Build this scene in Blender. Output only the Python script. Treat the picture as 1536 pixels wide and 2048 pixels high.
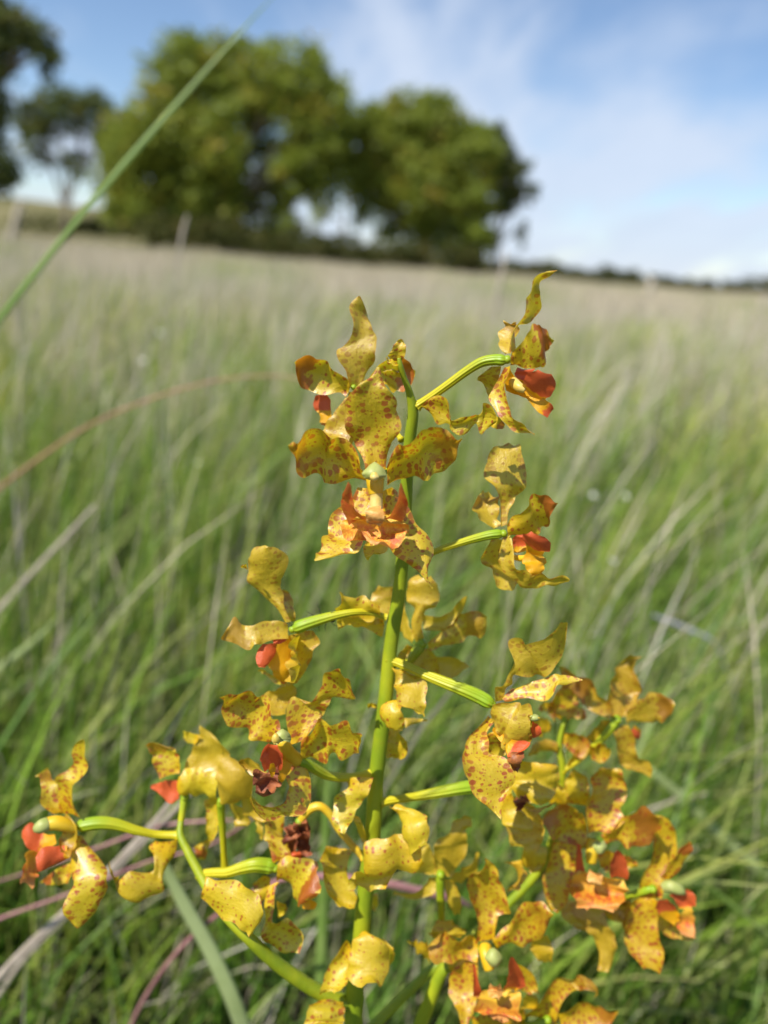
import bpy, math, random
import numpy as np
from mathutils import Vector, Matrix

# ------------------------------------------------------------------ scene, camera, light
for o in list(bpy.data.objects):
    bpy.data.objects.remove(o)
scn = bpy.context.scene
col = scn.collection
R = math.radians

CAM_H = 0.62                      # phone held about 60 cm above the ground
PITCH, ROLL = R(18.05), R(4.6)
Y0 = 0.25                         # horizontal distance camera -> orchid stem
FPX = 1536.0                      # focal length in pixels of the photograph
CAM = Vector((0, 0, CAM_H))
fwd = Vector((0, math.cos(PITCH), -math.sin(PITCH)))
r0 = Vector((1, 0, 0)); u0 = Vector((0, math.sin(PITCH), math.cos(PITCH)))
cr = r0 * math.cos(ROLL) + u0 * math.sin(ROLL)
cu = u0 * math.cos(ROLL) - r0 * math.sin(ROLL)

cd = bpy.data.cameras.new('camera'); cam = bpy.data.objects.new('camera', cd); col.objects.link(cam)
cam.matrix_world = Matrix(((cr.x, cu.x, -fwd.x, CAM.x), (cr.y, cu.y, -fwd.y, CAM.y), (cr.z, cu.z, -fwd.z, CAM.z), (0, 0, 0, 1)))
cd.sensor_fit = 'HORIZONTAL'; cd.sensor_width = 36; cd.lens = 36
cd.clip_start = 0.01; cd.clip_end = 3000
cd.dof.use_dof = True; cd.dof.focus_distance = 0.243; cd.dof.aperture_fstop = 7.4
scn.camera = cam
scn.view_settings.view_transform = 'Standard'; scn.view_settings.look = 'None'
scn.view_settings.exposure = 0.5; scn.view_settings.gamma = 1.0
scn.view_settings.use_curve_mapping = False

SUN_EL, SUN_AZ = 54.0, -130.0     # azimuth measured from +Y (view direction) towards +X
sd = Vector((math.sin(R(SUN_AZ)) * math.cos(R(SUN_EL)), math.cos(R(SUN_AZ)) * math.cos(R(SUN_EL)), math.sin(R(SUN_EL))))
sl = bpy.data.lights.new('sun', 'SUN'); sl.energy = 4.8; sl.angle = R(0.53); sl.color = (1.0, 0.95, 0.87)
sun = bpy.data.objects.new('sun', sl); col.objects.link(sun)
sun.rotation_euler = sd.to_track_quat('Z', 'Y').to_euler(); sun.location = sd * 50

world = bpy.data.worlds.new('World'); scn.world = world; world.use_nodes = True


class NT:
    """tiny node helper"""
    def __init__(s, tree):
        s.t = tree; tree.nodes.clear()
    def n(s, typ, ins=None, **kw):
        nd = s.t.nodes.new(typ)
        for k, v in kw.items():
            setattr(nd, k, v)
        for k, v in (ins or {}).items():
            s.set(nd, k, v)
        return nd
    def set(s, nd, k, v):
        sock = nd.inputs[k]
        if isinstance(v, bpy.types.NodeSocket):
            s.t.links.new(v, sock)
        else:
            if isinstance(v, (tuple, list)) and sock.type == 'RGBA' and len(v) == 3:
                v = (*v, 1)
            sock.default_value = v
    def math(s, op, a, b=0.0, clamp=False):
        nd = s.n('ShaderNodeMath', {0: a, 1: b}, operation=op); nd.use_clamp = clamp
        return nd.outputs[0]
    def mix(s, f, a, b):
        nd = s.n('ShaderNodeMix', data_type='RGBA')
        s.set(nd, 0, f); s.set(nd, 6, a); s.set(nd, 7, b)
        return nd.outputs[2]
    def smooth(s, x, a, b):
        nd = s.n('ShaderNodeMapRange', {0: x, 1: a, 2: b, 3: 0.0, 4: 1.0}, interpolation_type='SMOOTHSTEP')
        return nd.outputs[0]
    def noise(s, vec, scale, detail=3.0, rough=0.55, dist=0.0):
        return s.n('ShaderNodeTexNoise', {'Vector': vec, 'Scale': scale, 'Detail': detail, 'Roughness': rough, 'Distortion': dist})
    def attr(s, name):
        return s.n('ShaderNodeAttribute', attribute_name=name)


def build_world():
    w = NT(world.node_tree)
    sky = w.n('ShaderNodeTexSky', sky_type='NISHITA')
    sky.sun_disc = False; sky.sun_elevation = R(SUN_EL); sky.sun_rotation = R(SUN_AZ)
    sky.altitude = 600; sky.air_density = 1.0; sky.dust_density = 0.3; sky.ozone_density = 1.6
    tc = w.n('ShaderNodeTexCoord')
    sep = w.n('ShaderNodeSeparateXYZ', {0: tc.outputs['Generated']})
    den = w.math('ADD', w.math('MAXIMUM', sep.outputs[2], 0.0), 0.16)
    cx = w.math('DIVIDE', sep.outputs[0], den); cy = w.math('DIVIDE', sep.outputs[1], den)
    cv = w.n('ShaderNodeCombineXYZ', {0: cx, 1: cy, 2: 0.0})
    mp = w.n('ShaderNodeMapping', {'Vector': cv.outputs[0], 'Location': (11.95, 14.45, 0), 'Rotation': (0, 0, R(28)), 'Scale': (0.85, 0.36, 1)})
    n1 = w.noise(mp.outputs[0], 1.25, 5, 0.52, 0.5)
    n2 = w.noise(mp.outputs[0], 3.6, 5, 0.55, 0.3)
    a = w.math('ADD', w.math('MULTIPLY', n1.outputs[0], 0.75), w.math('MULTIPLY', n2.outputs[0], 0.25))
    low = w.math('MULTIPLY', w.smooth(sep.outputs[2], 0.30, 0.0), 0.17)   # more cloud is seen edge-on low down
    mask = w.smooth(w.math('ADD', a, low), 0.505, 0.69)
    skyc = w.n('ShaderNodeMixRGB', {0: 1.0, 1: sky.outputs[0], 2: (1.06, 1.10, 1.16, 1)}, blend_type='MULTIPLY')
    cc = w.mix(n2.outputs[0], (4.7, 5.5, 6.9), (6.0, 6.7, 7.9))
    c = w.mix(w.math('MULTIPLY', mask, 0.85), skyc.outputs[0], cc)
    bg = w.n('ShaderNodeBackground', {'Color': c, 'Strength': 0.09})
    out = w.n('ShaderNodeOutputWorld', {'Surface': bg.outputs[0]})


build_world()

# ------------------------------------------------------------------ helpers
rng = random.Random(11)


def ray(px, py):
    return fwd + cr * ((px - 768) / FPX) + cu * ((1024 - py) / FPX)


def at(px, py, Y):
    """pixel -> point on the vertical plane at horizontal distance Y"""
    d = ray(px, py)
    return CAM + d * (Y / d.y)


def depth(px, py, Y):
    return Y / ray(px, py).y


def link(o, parent=None):
    col.objects.link(o)
    if parent is not None:
        o.parent = parent
    return o


def mesh_obj(name, verts, faces, mat, parent=None, origin=None, smooth=True, attrs=None):
    """verts in world space; origin = world position of the object; parent chain holds only translations"""
    v = np.asarray(verts, dtype=np.float64)
    origin = np.array(origin if origin is not None else (0, 0, 0), dtype=np.float64)
    me = bpy.data.meshes.new(name)
    me.from_pydata((v - origin).tolist(), [], faces)
    if attrs:
        for k, a in attrs.items():
            a = np.asarray(a, dtype=np.float32)
            if a.ndim == 1:
                at_ = me.attributes.new(k, 'FLOAT', 'POINT'); at_.data.foreach_set('value', a)
            else:
                at_ = me.attributes.new(k, 'FLOAT_VECTOR', 'POINT'); at_.data.foreach_set('vector', a.ravel())
    if smooth:
        me.polygons.foreach_set('use_smooth', [True] * len(me.polygons))
    mats = mat if isinstance(mat, (list, tuple)) else [mat]
    for m in mats:
        me.materials.append(m)
    me.update()
    o = bpy.data.objects.new(name, me)
    link(o, parent)
    base = np.zeros(3)
    p = parent
    while p is not None:
        base += np.array(p.location); p = p.parent
    o.location = tuple(origin - base)
    return o


def tag(o, label=None, cat=None, group=None, kind=None):
    if label: o['label'] = label
    if cat: o['category'] = cat
    if group: o['group'] = group
    if kind: o['kind'] = kind
    return o


def cr_interp(P, k):
    """Catmull-Rom through rows of P, k samples per interval"""
    P = np.asarray(P, dtype=np.float64); n = len(P)
    out = []
    for i in range(n - 1):
        p0 = P[max(i - 1, 0)]; p1 = P[i]; p2 = P[i + 1]; p3 = P[min(i + 2, n - 1)]
        for j in range(k):
            t = j / k
            out.append(0.5 * ((2 * p1) + (p2 - p0) * t + (2 * p0 - 5 * p1 + 4 * p2 - p3) * t * t + (3 * p1 - p0 - 3 * p2 + p3) * t ** 3))
    out.append(P[-1])
    return np.array(out)


def tube_geo(P, rad, nseg=12, ridge=0.0, nr=6, cap=True):
    """P (n,3) world points, rad (n,)"""
    P = np.asarray(P); n = len(P)
    T = np.gradient(P, axis=0); T /= np.linalg.norm(T, axis=1)[:, None] + 1e-12
    ref = np.array([0.0, 1.0, 0.05])
    V = []
    for i in range(n):
        b = np.cross(T[i], ref)
        if np.linalg.norm(b) < 1e-3:
            b = np.cross(T[i], [1, 0, 0])
        b /= np.linalg.norm(b); c = np.cross(b, T[i])
        for s in range(nseg):
            a = 2 * math.pi * s / nseg
            rr = rad[i] * (1 + ridge * math.cos(nr * a))
            V.append(P[i] + rr * (b * math.cos(a) + c * math.sin(a)))
    F = []
    for i in range(n - 1):
        for s in range(nseg):
            s2 = (s + 1) % nseg
            F.append((i * nseg + s, i * nseg + s2, (i + 1) * nseg + s2, (i + 1) * nseg + s))
    if cap:
        F.append(tuple(range(nseg))[::-1]); F.append(tuple(range((n - 1) * nseg, n * nseg)))
    return V, F


def px_tube(name, pts, mat, parent=None, k=6, nseg=12, ridge=0.0, nr=6, origin=None, extra=None):
    """pts: (px, py, dy_mm, width_px); extra: world points (x,y,z,r) appended at the start"""
    W = []
    for (px, py, dy, w) in pts:
        Y = Y0 + warp(py, dy) / 1000
        p = at(px, py, Y)
        W.append((p.x, p.y, p.z, 0.5 * w * depth(px, py, Y) / FPX))
    if extra:
        W = list(extra) + W
    S = cr_interp(W, k)
    V, F = tube_geo(S[:, :3], np.maximum(S[:, 3], 1e-5), nseg, ridge, nr)
    L = np.linspace(0, 1, len(S)).repeat(nseg)
    par = np.stack([L, np.zeros_like(L), np.zeros_like(L)], 1)
    return mesh_obj(name, V, F, mat, parent, origin, attrs={'par': par})


# ------------------------------------------------------------------ materials
def new_mat(name):
    m = bpy.data.materials.new(name); m.use_nodes = True
    return m, NT(m.node_tree)


def finish(m, t, base, rough, trans=0.0, tcol=None, bump=None, bstr=0.2, bdist=0.001, spec=0.5, coat=0.0):
    p = t.n('ShaderNodeBsdfPrincipled', {'Base Color': base, 'Roughness': rough, 'Specular IOR Level': spec})
    if coat:
        p.inputs['Coat Weight'].default_value = coat; p.inputs['Coat Roughness'].default_value = 0.25
    bs = p.outputs[0]
    if bump is not None:
        b = t.n('ShaderNodeBump', {'Height': bump, 'Strength': bstr, 'Distance': bdist})
        t.set(p, 'Normal', b.outputs[0])
    if trans:
        tr = t.n('ShaderNodeBsdfTranslucent', {'Color': tcol if tcol is not None else base})
        mx = t.n('ShaderNodeMixShader', {0: trans, 1: bs, 2: tr.outputs[0]})
        bs = mx.outputs[0]
    t.n('ShaderNodeOutputMaterial', {'Surface': bs})
    return m


def petal_material(name, lip=False):
    m, t = new_mat(name)
    uv = t.attr('uvmm').outputs['Vector']
    par = t.n('ShaderNodeSeparateXYZ', {0: t.attr('par').outputs['Vector']})
    tt, spot, blot = par.outputs[0], par.outputs[1], par.outputs[2]
    geo = t.n('ShaderNodeNewGeometry')
    back = geo.outputs['Backfacing']
    nz = t.noise(uv, 0.28, 3, 0.5)
    nf = t.noise(uv, 1.3, 3, 0.6)
    # spots: irregular cells of random size
    wob = t.n('ShaderNodeVectorMath', {0: nf.outputs['Color'], 1: (0.9, 0.9, 0.0)}, operation='MULTIPLY')
    puv = t.n('ShaderNodeVectorMath', {0: uv, 1: wob.outputs[0]}, operation='ADD')
    st = t.n('ShaderNodeMapping', {'Vector': puv.outputs[0], 'Scale': (1.15, 0.9, 1.0)})
    vo = t.n('ShaderNodeTexVoronoi', {'Vector': st.outputs[0], 'Scale': 0.42, 'Randomness': 0.85}, voronoi_dimensions='2D')
    cell = t.n('ShaderNodeSeparateColor', {0: vo.outputs['Color']})
    edge = t.math('ABSOLUTE', t.attr('side').outputs['Fac'])
    size = t.math('ADD', t.math('MULTIPLY', cell.outputs[0], 0.38), 0.0)
    size = t.math('ADD', size, t.math('MULTIPLY', t.smooth(edge, 0.25, 1.0), 0.12))
    size = t.math('SUBTRACT', size, t.math('MULTIPLY', t.math('MULTIPLY', t.smooth(edge, 0.30, 0.0), t.smooth(tt, 0.2, 0.6)), 0.22))
    size = t.math('ADD', size, t.math('MULTIPLY', t.smooth(tt, 0.35, 0.0), 0.05))
    size = t.math('MULTIPLY', size, t.smooth(spot, 0.0, 0.9))
    big = t.math('MULTIPLY', t.smooth(nz.outputs[0], 0.48, 0.7), 0.12)
    size = t.math('ADD', size, t.math('MULTIPLY', big, spot))
    d = t.math('SUBTRACT', size, vo.outputs['Distance'])
    vo2 = t.n('ShaderNodeTexVoronoi', {'Vector': puv.outputs[0], 'Scale': 0.95, 'Randomness': 1.0}, voronoi_dimensions='2D')
    c2 = t.n('ShaderNodeSeparateColor', {0: vo2.outputs['Color']})
    s2 = t.math('MULTIPLY', t.math('MULTIPLY', t.smooth(c2.outputs[1], 0.55, 1.0), 0.34), t.smooth(spot, 0.2, 1.0))
    soft = t.math('ADD', t.math('MULTIPLY', cell.outputs[1], 0.06), 0.025)
    sm1 = t.n('ShaderNodeMapRange', {0: d, 1: t.math('MULTIPLY', soft, -1.0), 2: soft, 3: 0.0, 4: 1.0}, interpolation_type='SMOOTHSTEP').outputs[0]
    sm1 = t.math('MULTIPLY', sm1, t.math('ADD', t.math('MULTIPLY', cell.outputs[2], 0.30), 0.78))
    sm2 = t.math('MULTIPLY', t.smooth(t.math('SUBTRACT', s2, vo2.outputs['Distance']), -0.05, 0.06), 0.75)
    sm = t.math('MAXIMUM', sm1, sm2)
    # blotch over the outer end
    bt = t.math('ADD', tt, t.math('MULTIPLY', t.math('SUBTRACT', nz.outputs[0], 0.5), 0.55))
    bl = t.math('MULTIPLY', t.smooth(bt, 0.54, 0.60), blot)
    tipy = t.smooth(t.math('ADD', bt, t.math('MULTIPLY', edge, 0.06)), 0.93, 0.98)
    bl = t.math('MULTIPLY', bl, t.math('SUBTRACT', 1.0, tipy))
    fm = t.math('MAXIMUM', sm, bl)
    yel = t.mix(nz.outputs[0], (0.64, 0.475, 0.008), (0.76, 0.63, 0.040))
    amb = t.n('ShaderNodeSeparateXYZ', {0: uv}).outputs[2]
    yel = t.mix(amb, yel, (0.60, 0.33, 0.010))
    yel = t.mix(t.smooth(tt, 0.3, 0.0), yel, (0.78, 0.47, 0.006))
    red = t.mix(nf.outputs[0], (0.33, 0.052, 0.010), (0.48, 0.100, 0.020))
    front = t.mix(t.math('MULTIPLY', fm, 0.92), yel, red)
    yb = t.mix(nz.outputs[0], (0.58, 0.40, 0.010), (0.72, 0.56, 0.060))
    rb = (0.33, 0.150, 0.016)
    yb = t.mix(amb, yb, (0.52, 0.28, 0.014))
    backc = t.mix(t.math('MULTIPLY', fm, 0.62), yb, rb)
    c = t.mix(back, front, backc)
    c = t.mix(t.math('MULTIPLY', t.smooth(edge, 0.86, 1.0), 0.28), c, (0.62, 0.30, 0.04))
    # fine veins running along the petal
    vv = t.n('ShaderNodeMapping', {'Vector': uv, 'Scale': (0.12, 2.6, 1.0)})
    vein = t.noise(vv.outputs[0], 1.0, 2, 0.5)
    c = t.mix(t.math('MULTIPLY', t.smooth(vein.outputs[0], 0.52, 0.72), 0.32), c, (0.40, 0.22, 0.01))
    grain = t.noise(uv, 5.0, 2, 0.7)
    bh = t.math('ADD', t.math('MULTIPLY', grain.outputs[0], 0.35), t.math('ADD', t.math('MULTIPLY', vein.outputs[0], 0.5), t.math('ADD', t.math('MULTIPLY', nf.outputs[0], 0.8), t.math('MULTIPLY', nz.outputs[0], 2.2))))
    tc_ = t.mix(0.6, c, (0.80, 0.66, 0.008))
    tc2 = t.mix(t.math('MULTIPLY', fm, 0.75), tc_, (0.72, 0.22, 0.01))
    return finish(m, t, c, 0.38, 0.36, tc2, bh, 0.45, 0.0006, 0.8, coat=0.22)


def lip_material(name):
    m, t = new_mat(name)
    uv = t.attr('uvmm').outputs['Vector']
    par = t.n('ShaderNodeSeparateXYZ', {0: t.attr('par').outputs['Vector']})
    tt, yl, mid = par.outputs[0], par.outputs[1], par.outputs[2]
    nz = t.noise(uv, 0.45, 3, 0.6); nf = t.noise(uv, 1.6, 3, 0.6)
    # side lobes: yellow foot below "yl", red above; mid lobe: orange margin with yellow and red flames
    x = t.math('ADD', tt, t.math('MULTIPLY', t.math('SUBTRACT', nz.outputs[0], 0.5), 0.35))
    fac = t.smooth(t.math('SUBTRACT', x, yl), -0.03, 0.07)
    red = t.mix(nf.outputs[0], (0.66, 0.085, 0.022), (0.78, 0.17, 0.045))
    side = t.mix(fac, (0.84, 0.42, 0.008), red)
    fl = t.smooth(nf.outputs[0], 0.50, 0.60)
    org = t.mix(fl, (0.80, 0.28, 0.03), (0.88, 0.50, 0.05))
    org = t.mix(t.smooth(nz.outputs[0], 0.50, 0.60), org, (0.66, 0.13, 0.03))
    org = t.mix(t.smooth(tt, 0.55, 0.95), org, (0.86, 0.42, 0.13))
    org = t.mix(t.math('MULTIPLY', mid, t.smooth(tt, 0.55, 0.1)), org, (0.88, 0.56, 0.05))
    c = t.mix(mid, side, org)
    bh = t.math('ADD', t.noise(uv, 4.0, 2, 0.7).outputs[0], nf.outputs[0])
    return finish(m, t, c, 0.36, 0.32, c, bh, 0.35, 0.0006, 0.5)


def simple_mat(name, c1, c2, scale, rough=0.45, trans=0.0, bump=0.0, bdist=0.0005, spec=0.5, coord='Object'):
    m, t = new_mat(name)
    tc = t.n('ShaderNodeTexCoord').outputs[coord]
    n = t.noise(tc, scale, 4, 0.6)
    c = t.mix(t.smooth(n.outputs[0], 0.3, 0.7), c1, c2)
    return finish(m, t, c, rough, trans, c, n.outputs[0] if bump else None, bump, bdist, spec)


M = {}
M['petal'] = petal_material('spotted_petal')
M['lip'] = lip_material('orange_lip')
def stem_mat():
    m, t = new_mat('stem_green')
    tc = t.n('ShaderNodeTexCoord').outputs['Object']
    st = t.n('ShaderNodeMapping', {'Vector': tc, 'Scale': (420, 420, 22)})
    n1 = t.noise(st.outputs[0], 1.0, 3, 0.6); n2 = t.noise(tc, 45, 3, 0.6); n3 = t.noise(tc, 1100, 2, 0.6)
    c = t.mix(t.smooth(n2.outputs[0], 0.35, 0.65), (0.19, 0.265, 0.008), (0.33, 0.365, 0.011))
    c = t.mix(t.math('MULTIPLY', t.smooth(n1.outputs[0], 0.5, 0.7), 0.35), c, (0.22, 0.33, 0.012))
    c = t.mix(t.math('MULTIPLY', t.smooth(n3.outputs[0], 0.66, 0.74), 0.5), c, (0.20, 0.12, 0.02))
    h = t.math('ADD', n1.outputs[0], t.math('MULTIPLY', n3.outputs[0], 0.25))
    return finish(m, t, c, 0.5, 0.0, None, h, 0.30, 0.0006, 0.4)


M['stem'] = stem_mat()


def pedicel_mat():
    m, t = new_mat('pedicel_green')
    tc = t.n('ShaderNodeTexCoord').outputs['Object']
    par = t.n('ShaderNodeSeparateXYZ', {0: t.attr('par').outputs['Vector']})
    n = t.noise(tc, 900, 2, 0.6); n2 = t.noise(tc, 120, 3, 0.6)
    c = t.mix(t.smooth(par.outputs[0], 0.25, 0.85), (0.50, 0.43, 0.008), (0.22, 0.34, 0.010))
    c = t.mix(t.math('MULTIPLY', t.smooth(n2.outputs[0], 0.45, 0.75), 0.5), c, (0.40, 0.38, 0.012))
    c = t.mix(t.math('MULTIPLY', t.smooth(n.outputs[0], 0.64, 0.72), 0.5), c, (0.24, 0.09, 0.02))
    return finish(m, t, c, 0.45, 0.0, None, n2.outputs[0], 0.3, 0.0006, 0.4)


M['pedicel'] = pedicel_mat()
M['anther'] = simple_mat('pale_green_anther', (0.33, 0.38, 0.09), (0.45, 0.47, 0.15), 300, 0.5, 0.15)
M['cream'] = simple_mat('cream_column', (0.70, 0.50, 0.08), (0.78, 0.64, 0.24), 150, 0.4, 0.2)
M['column'] = simple_mat('yellow_column', (0.74, 0.46, 0.01), (0.78, 0.56, 0.04), 150, 0.4, 0.2)
M['callus'] = simple_mat('beige_callus', (0.58, 0.26, 0.05), (0.72, 0.42, 0.12), 700, 0.5, 0.1, 0.5)
M['wither'] = simple_mat('withered_brown', (0.16, 0.035, 0.014), (0.40, 0.13, 0.04), 260, 0.6, 0.12, 0.8, 0.002)
M['dead'] = simple_mat('dry_brown_edge', (0.16, 0.05, 0.02), (0.42, 0.14, 0.03), 350, 0.5, 0.1, 0.6, 0.001)

# ------------------------------------------------------------------ the setting: ground, hill
def ground_mat():
    m, t = new_mat('meadow_ground')
    tc = t.n('ShaderNodeTexCoord').outputs['Object']
    n = t.noise(tc, 26.0, 5, 0.65); n2 = t.noise(tc, 0.35, 4, 0.6); n3 = t.noise(tc, 2.2, 4, 0.6)
    soil = t.mix(t.smooth(n.outputs[0], 0.35, 0.65), (0.018, 0.022, 0.009), (0.055, 0.062, 0.02))
    grassy = t.mix(t.smooth(n2.outputs[0], 0.35, 0.65), (0.24, 0.21, 0.11), (0.33, 0.275, 0.17))
    grassy = t.mix(t.math('MULTIPLY', n3.outputs[0], 0.5), grassy, (0.12, 0.14, 0.045))
    sp = t.n('ShaderNodeSeparateXYZ', {0: tc})
    f = t.smooth(sp.outputs[1], 2.5, 14.0)      # bare soil and thatch between the tufts near by, closed dry sward further out
    c = t.mix(f, soil, grassy)
    return finish(m, t, c, 0.9, 0, None, n.outputs[0], 0.6, 0.02, 0.15)


def grid_mesh(name, xs, ys, zf, mat):
    V = [(x, y, zf(x, y)) for y in ys for x in xs]
    nx = len(xs)
    F = [(j * nx + i, j * nx + i + 1, (j + 1) * nx + i + 1, (j + 1) * nx + i) for j in range(len(ys) - 1) for i in range(nx - 1)]
    return mesh_obj(name, V, F, mat)


def ground_z(x, y):
    if y < 6: return 0.0
    return 0.05 * min(1, (y - 6) / 20) * math.sin(x * 0.21 + 1) * math.cos(y * 0.17)


M['ground'] = ground_mat()
xs = sorted(set(list(np.linspace(-30, 30, 61)) + [-900, -500, -250, -120, -60, -45, 45, 60, 120, 250, 500, 900]))
ys = [-60, -20, -5, 0, 2, 4, 6] + list(np.linspace(8, 70, 40)) + [90, 130, 200, 400, 800, 1500]
g = grid_mesh('ground', xs, ys, ground_z, M['ground']); tag(g, kind='structure')

M['hill'] = simple_mat('far_hillside', (0.10, 0.10, 0.035), (0.20, 0.175, 0.085), 0.12, 0.95, spec=0.1)


def hill_z(x, y):
    prof = math.exp(-((y - 150) / 38) ** 2)
    lat = 6.2 / (1 + math.exp((x + 25) / 18)) + 1.35 + 0.5 * math.sin(x * .05 + 1)
    return prof * lat - 0.4


h = grid_mesh('hill', list(np.linspace(-220, 260, 97)), list(np.linspace(75, 230, 32)), hill_z, M['hill']); tag(h, kind='structure')

# ------------------------------------------------------------------ trees
def leaf_mat(name, c1, c2, c3):
    m, t = new_mat(name)
    a = t.n('ShaderNodeSeparateXYZ', {0: t.attr('par').outputs['Vector']})
    c = t.mix(a.outputs[0], c1, c2)
    c = t.mix(t.smooth(a.outputs[1], 0.72, 1.0), c, c3)
    return finish(m, t, c, 0.55, 0.45, c, None, spec=0.3)


M['leaf'] = leaf_mat('eucalypt_leaves', (0.175, 0.23, 0.030), (0.30, 0.35, 0.045), (0.42, 0.33, 0.05))
M['leaf_dark'] = leaf_mat('dark_leaves', (0.075, 0.11, 0.03), (0.15, 0.18, 0.045), (0.20, 0.18, 0.05))
M['shrub'] = leaf_mat('shrub_leaves', (0.06, 0.075, 0.018), (0.12, 0.13, 0.03), (0.18, 0.14, 0.035))
M['bark'] = simple_mat('grey_bark', (0.11, 0.085, 0.06), (0.26, 0.22, 0.17), 1.5, 0.85, 0, 0.5, 0.05, 0.2)


def leaf_cloud(blobs, n, size, rs, nclump=60, stretch=1.0):
    """blobs: (centre(3), radii(3)); leaves gather in loose sprays over each blob's volume, some fill the space between"""
    C, vol = [], []
    for (c, r) in blobs:
        k = max(8, int(nclump * (r[0] * r[2]) ** 0.5 / 2.2))
        vol.append(r[0] * r[1] * r[2])
        for _ in range(k):
            d = rs.normal(size=3); d /= np.linalg.norm(d)
            rad = rs.uniform(0.1, 1.0) ** 0.45 * rs.uniform(0.85, 1.12)
            C.append((np.array(c) + d * rad * np.array(r), rs.uniform(0.16, 0.36) * min(r), rs.uniform()))
    R_ = np.array([c[1] for c in C]); w = R_ ** 2; w /= w.sum()
    idx = rs.choice(len(C), size=n, p=w)
    cc = np.array([c[0] for c in C])[idx]; hue = np.array([c[2] for c in C])[idx]
    P = cc + np.clip(rs.normal(size=(n, 3)), -2.2, 2.2) * (R_[idx] * 0.62)[:, None] * np.array([1.15, 1.15, 0.8])
    fill = rs.uniform(0, 1, n) < 0.16
    vol = np.array(vol) / np.sum(vol)
    bi = rs.choice(len(blobs), size=n, p=vol)
    bc = np.array([b_[0] for b_ in blobs])[bi]; br = np.array([b_[1] for b_ in blobs])[bi]
    d = rs.normal(size=(n, 3)); d /= np.linalg.norm(d, axis=1)[:, None]
    P = np.where(fill[:, None], bc + d * br * (rs.uniform(0, 1, n) ** 0.4)[:, None], P)
    a = rs.normal(size=(n, 3)); a /= np.linalg.norm(a, axis=1)[:, None]
    b = np.cross(a, rs.normal(size=(n, 3))); b /= np.linalg.norm(b, axis=1)[:, None]
    L = (size * rs.uniform(0.6, 1.4, n))[:, None]
    V = np.stack([P - a * L, P + b * L * .38, P + a * L, P - b * L * .38], 1).reshape(-1, 3)
    F = np.arange(4 * n).reshape(-1, 4)
    sh = np.clip(rs.uniform(0, 1, n) * .6 + hue * .4, 0, 1)
    par = np.stack([sh, np.clip(hue * 0.75 + rs.uniform(0, .3, n), 0, 1), np.zeros(n)], 1).repeat(4, 0)
    return V, F.tolist(), par


def tree(name, label, base_px, Y, blobs_px, n, leaf, mat, seed, trunk_r=0.28, cat='tree', group=None, limbs=True, dy_spread=0.7, lean=0.0):
    rs = np.random.RandomState(seed)
    b = at(base_px[0], base_px[1], Y)
    zg = ground_z(b.x, Y)
    root = bpy.data.objects.new(name, None); link(root); root.location = (b.x, Y, zg)
    root.empty_display_size = 0.5
    blobs = []
    for (px, py, rx, ry, dY) in blobs_px:
        s = Y / FPX
        c = at(px, py, Y + dY)
        blobs.append(((c.x, c.y, c.z), (rx * s, max(rx, ry) * s * dy_spread, ry * s)))
    # trunk and limbs in one skeleton of tapered tubes
    V, F = [], []
    def add(P, rad, k=5, ns=8):
        S = cr_interp([(*p, r) for p, r in zip(P, rad)], k)
        v, f = tube_geo(S[:, :3], S[:, 3], ns)
        o = len(V); V.extend(v); F.extend([tuple(i + o for i in q) for q in f])
    top = max(c[2] for c, r in blobs)
    mid = np.mean([c for c, r in blobs], axis=0)
    bz = np.array((b.x, Y, zg - 0.1))
    fork = bz + np.array(((mid[0] - b.x) * 0.25, (mid[1] - Y) * 0.3, (top - zg) * 0.30))
    add([bz, bz + (fork - bz) * 0.5 + rs.normal(size=3) * 0.08, fork], [trunk_r * 1.25, trunk_r, trunk_r * 0.8])
    if limbs:
        for c, r in blobs:
            c = np.array(c)
            m_ = fork + (c - fork) * 0.5 + np.array((0, 0, 0.12 * np.linalg.norm(c - fork)))
            add([fork - np.array((0, 0, .1)), m_, c + np.array((0, 0, r[2] * 0.5))], [trunk_r * 0.55, trunk_r * 0.35, trunk_r * 0.08])
            for _ in range(5):
                d = rs.normal(size=3); d[2] = abs(d[2]); d /= np.linalg.norm(d)
                e = c + d * np.array(r) * 0.85
                add([m_, (m_ + e) / 2 + rs.normal(size=3) * .15, e], [trunk_r * .25, trunk_r * .15, trunk_r * .04], 3, 5)
    mesh_obj('trunk', V, F, M['bark'], root, tuple(root.location))
    V, F, par = leaf_cloud(blobs, n, leaf, rs)
    mesh_obj('crown', V, F, mat, root, tuple(root.location), smooth=False, attrs={'par': par})
    tag(root, label, cat, group)
    return root


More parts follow.
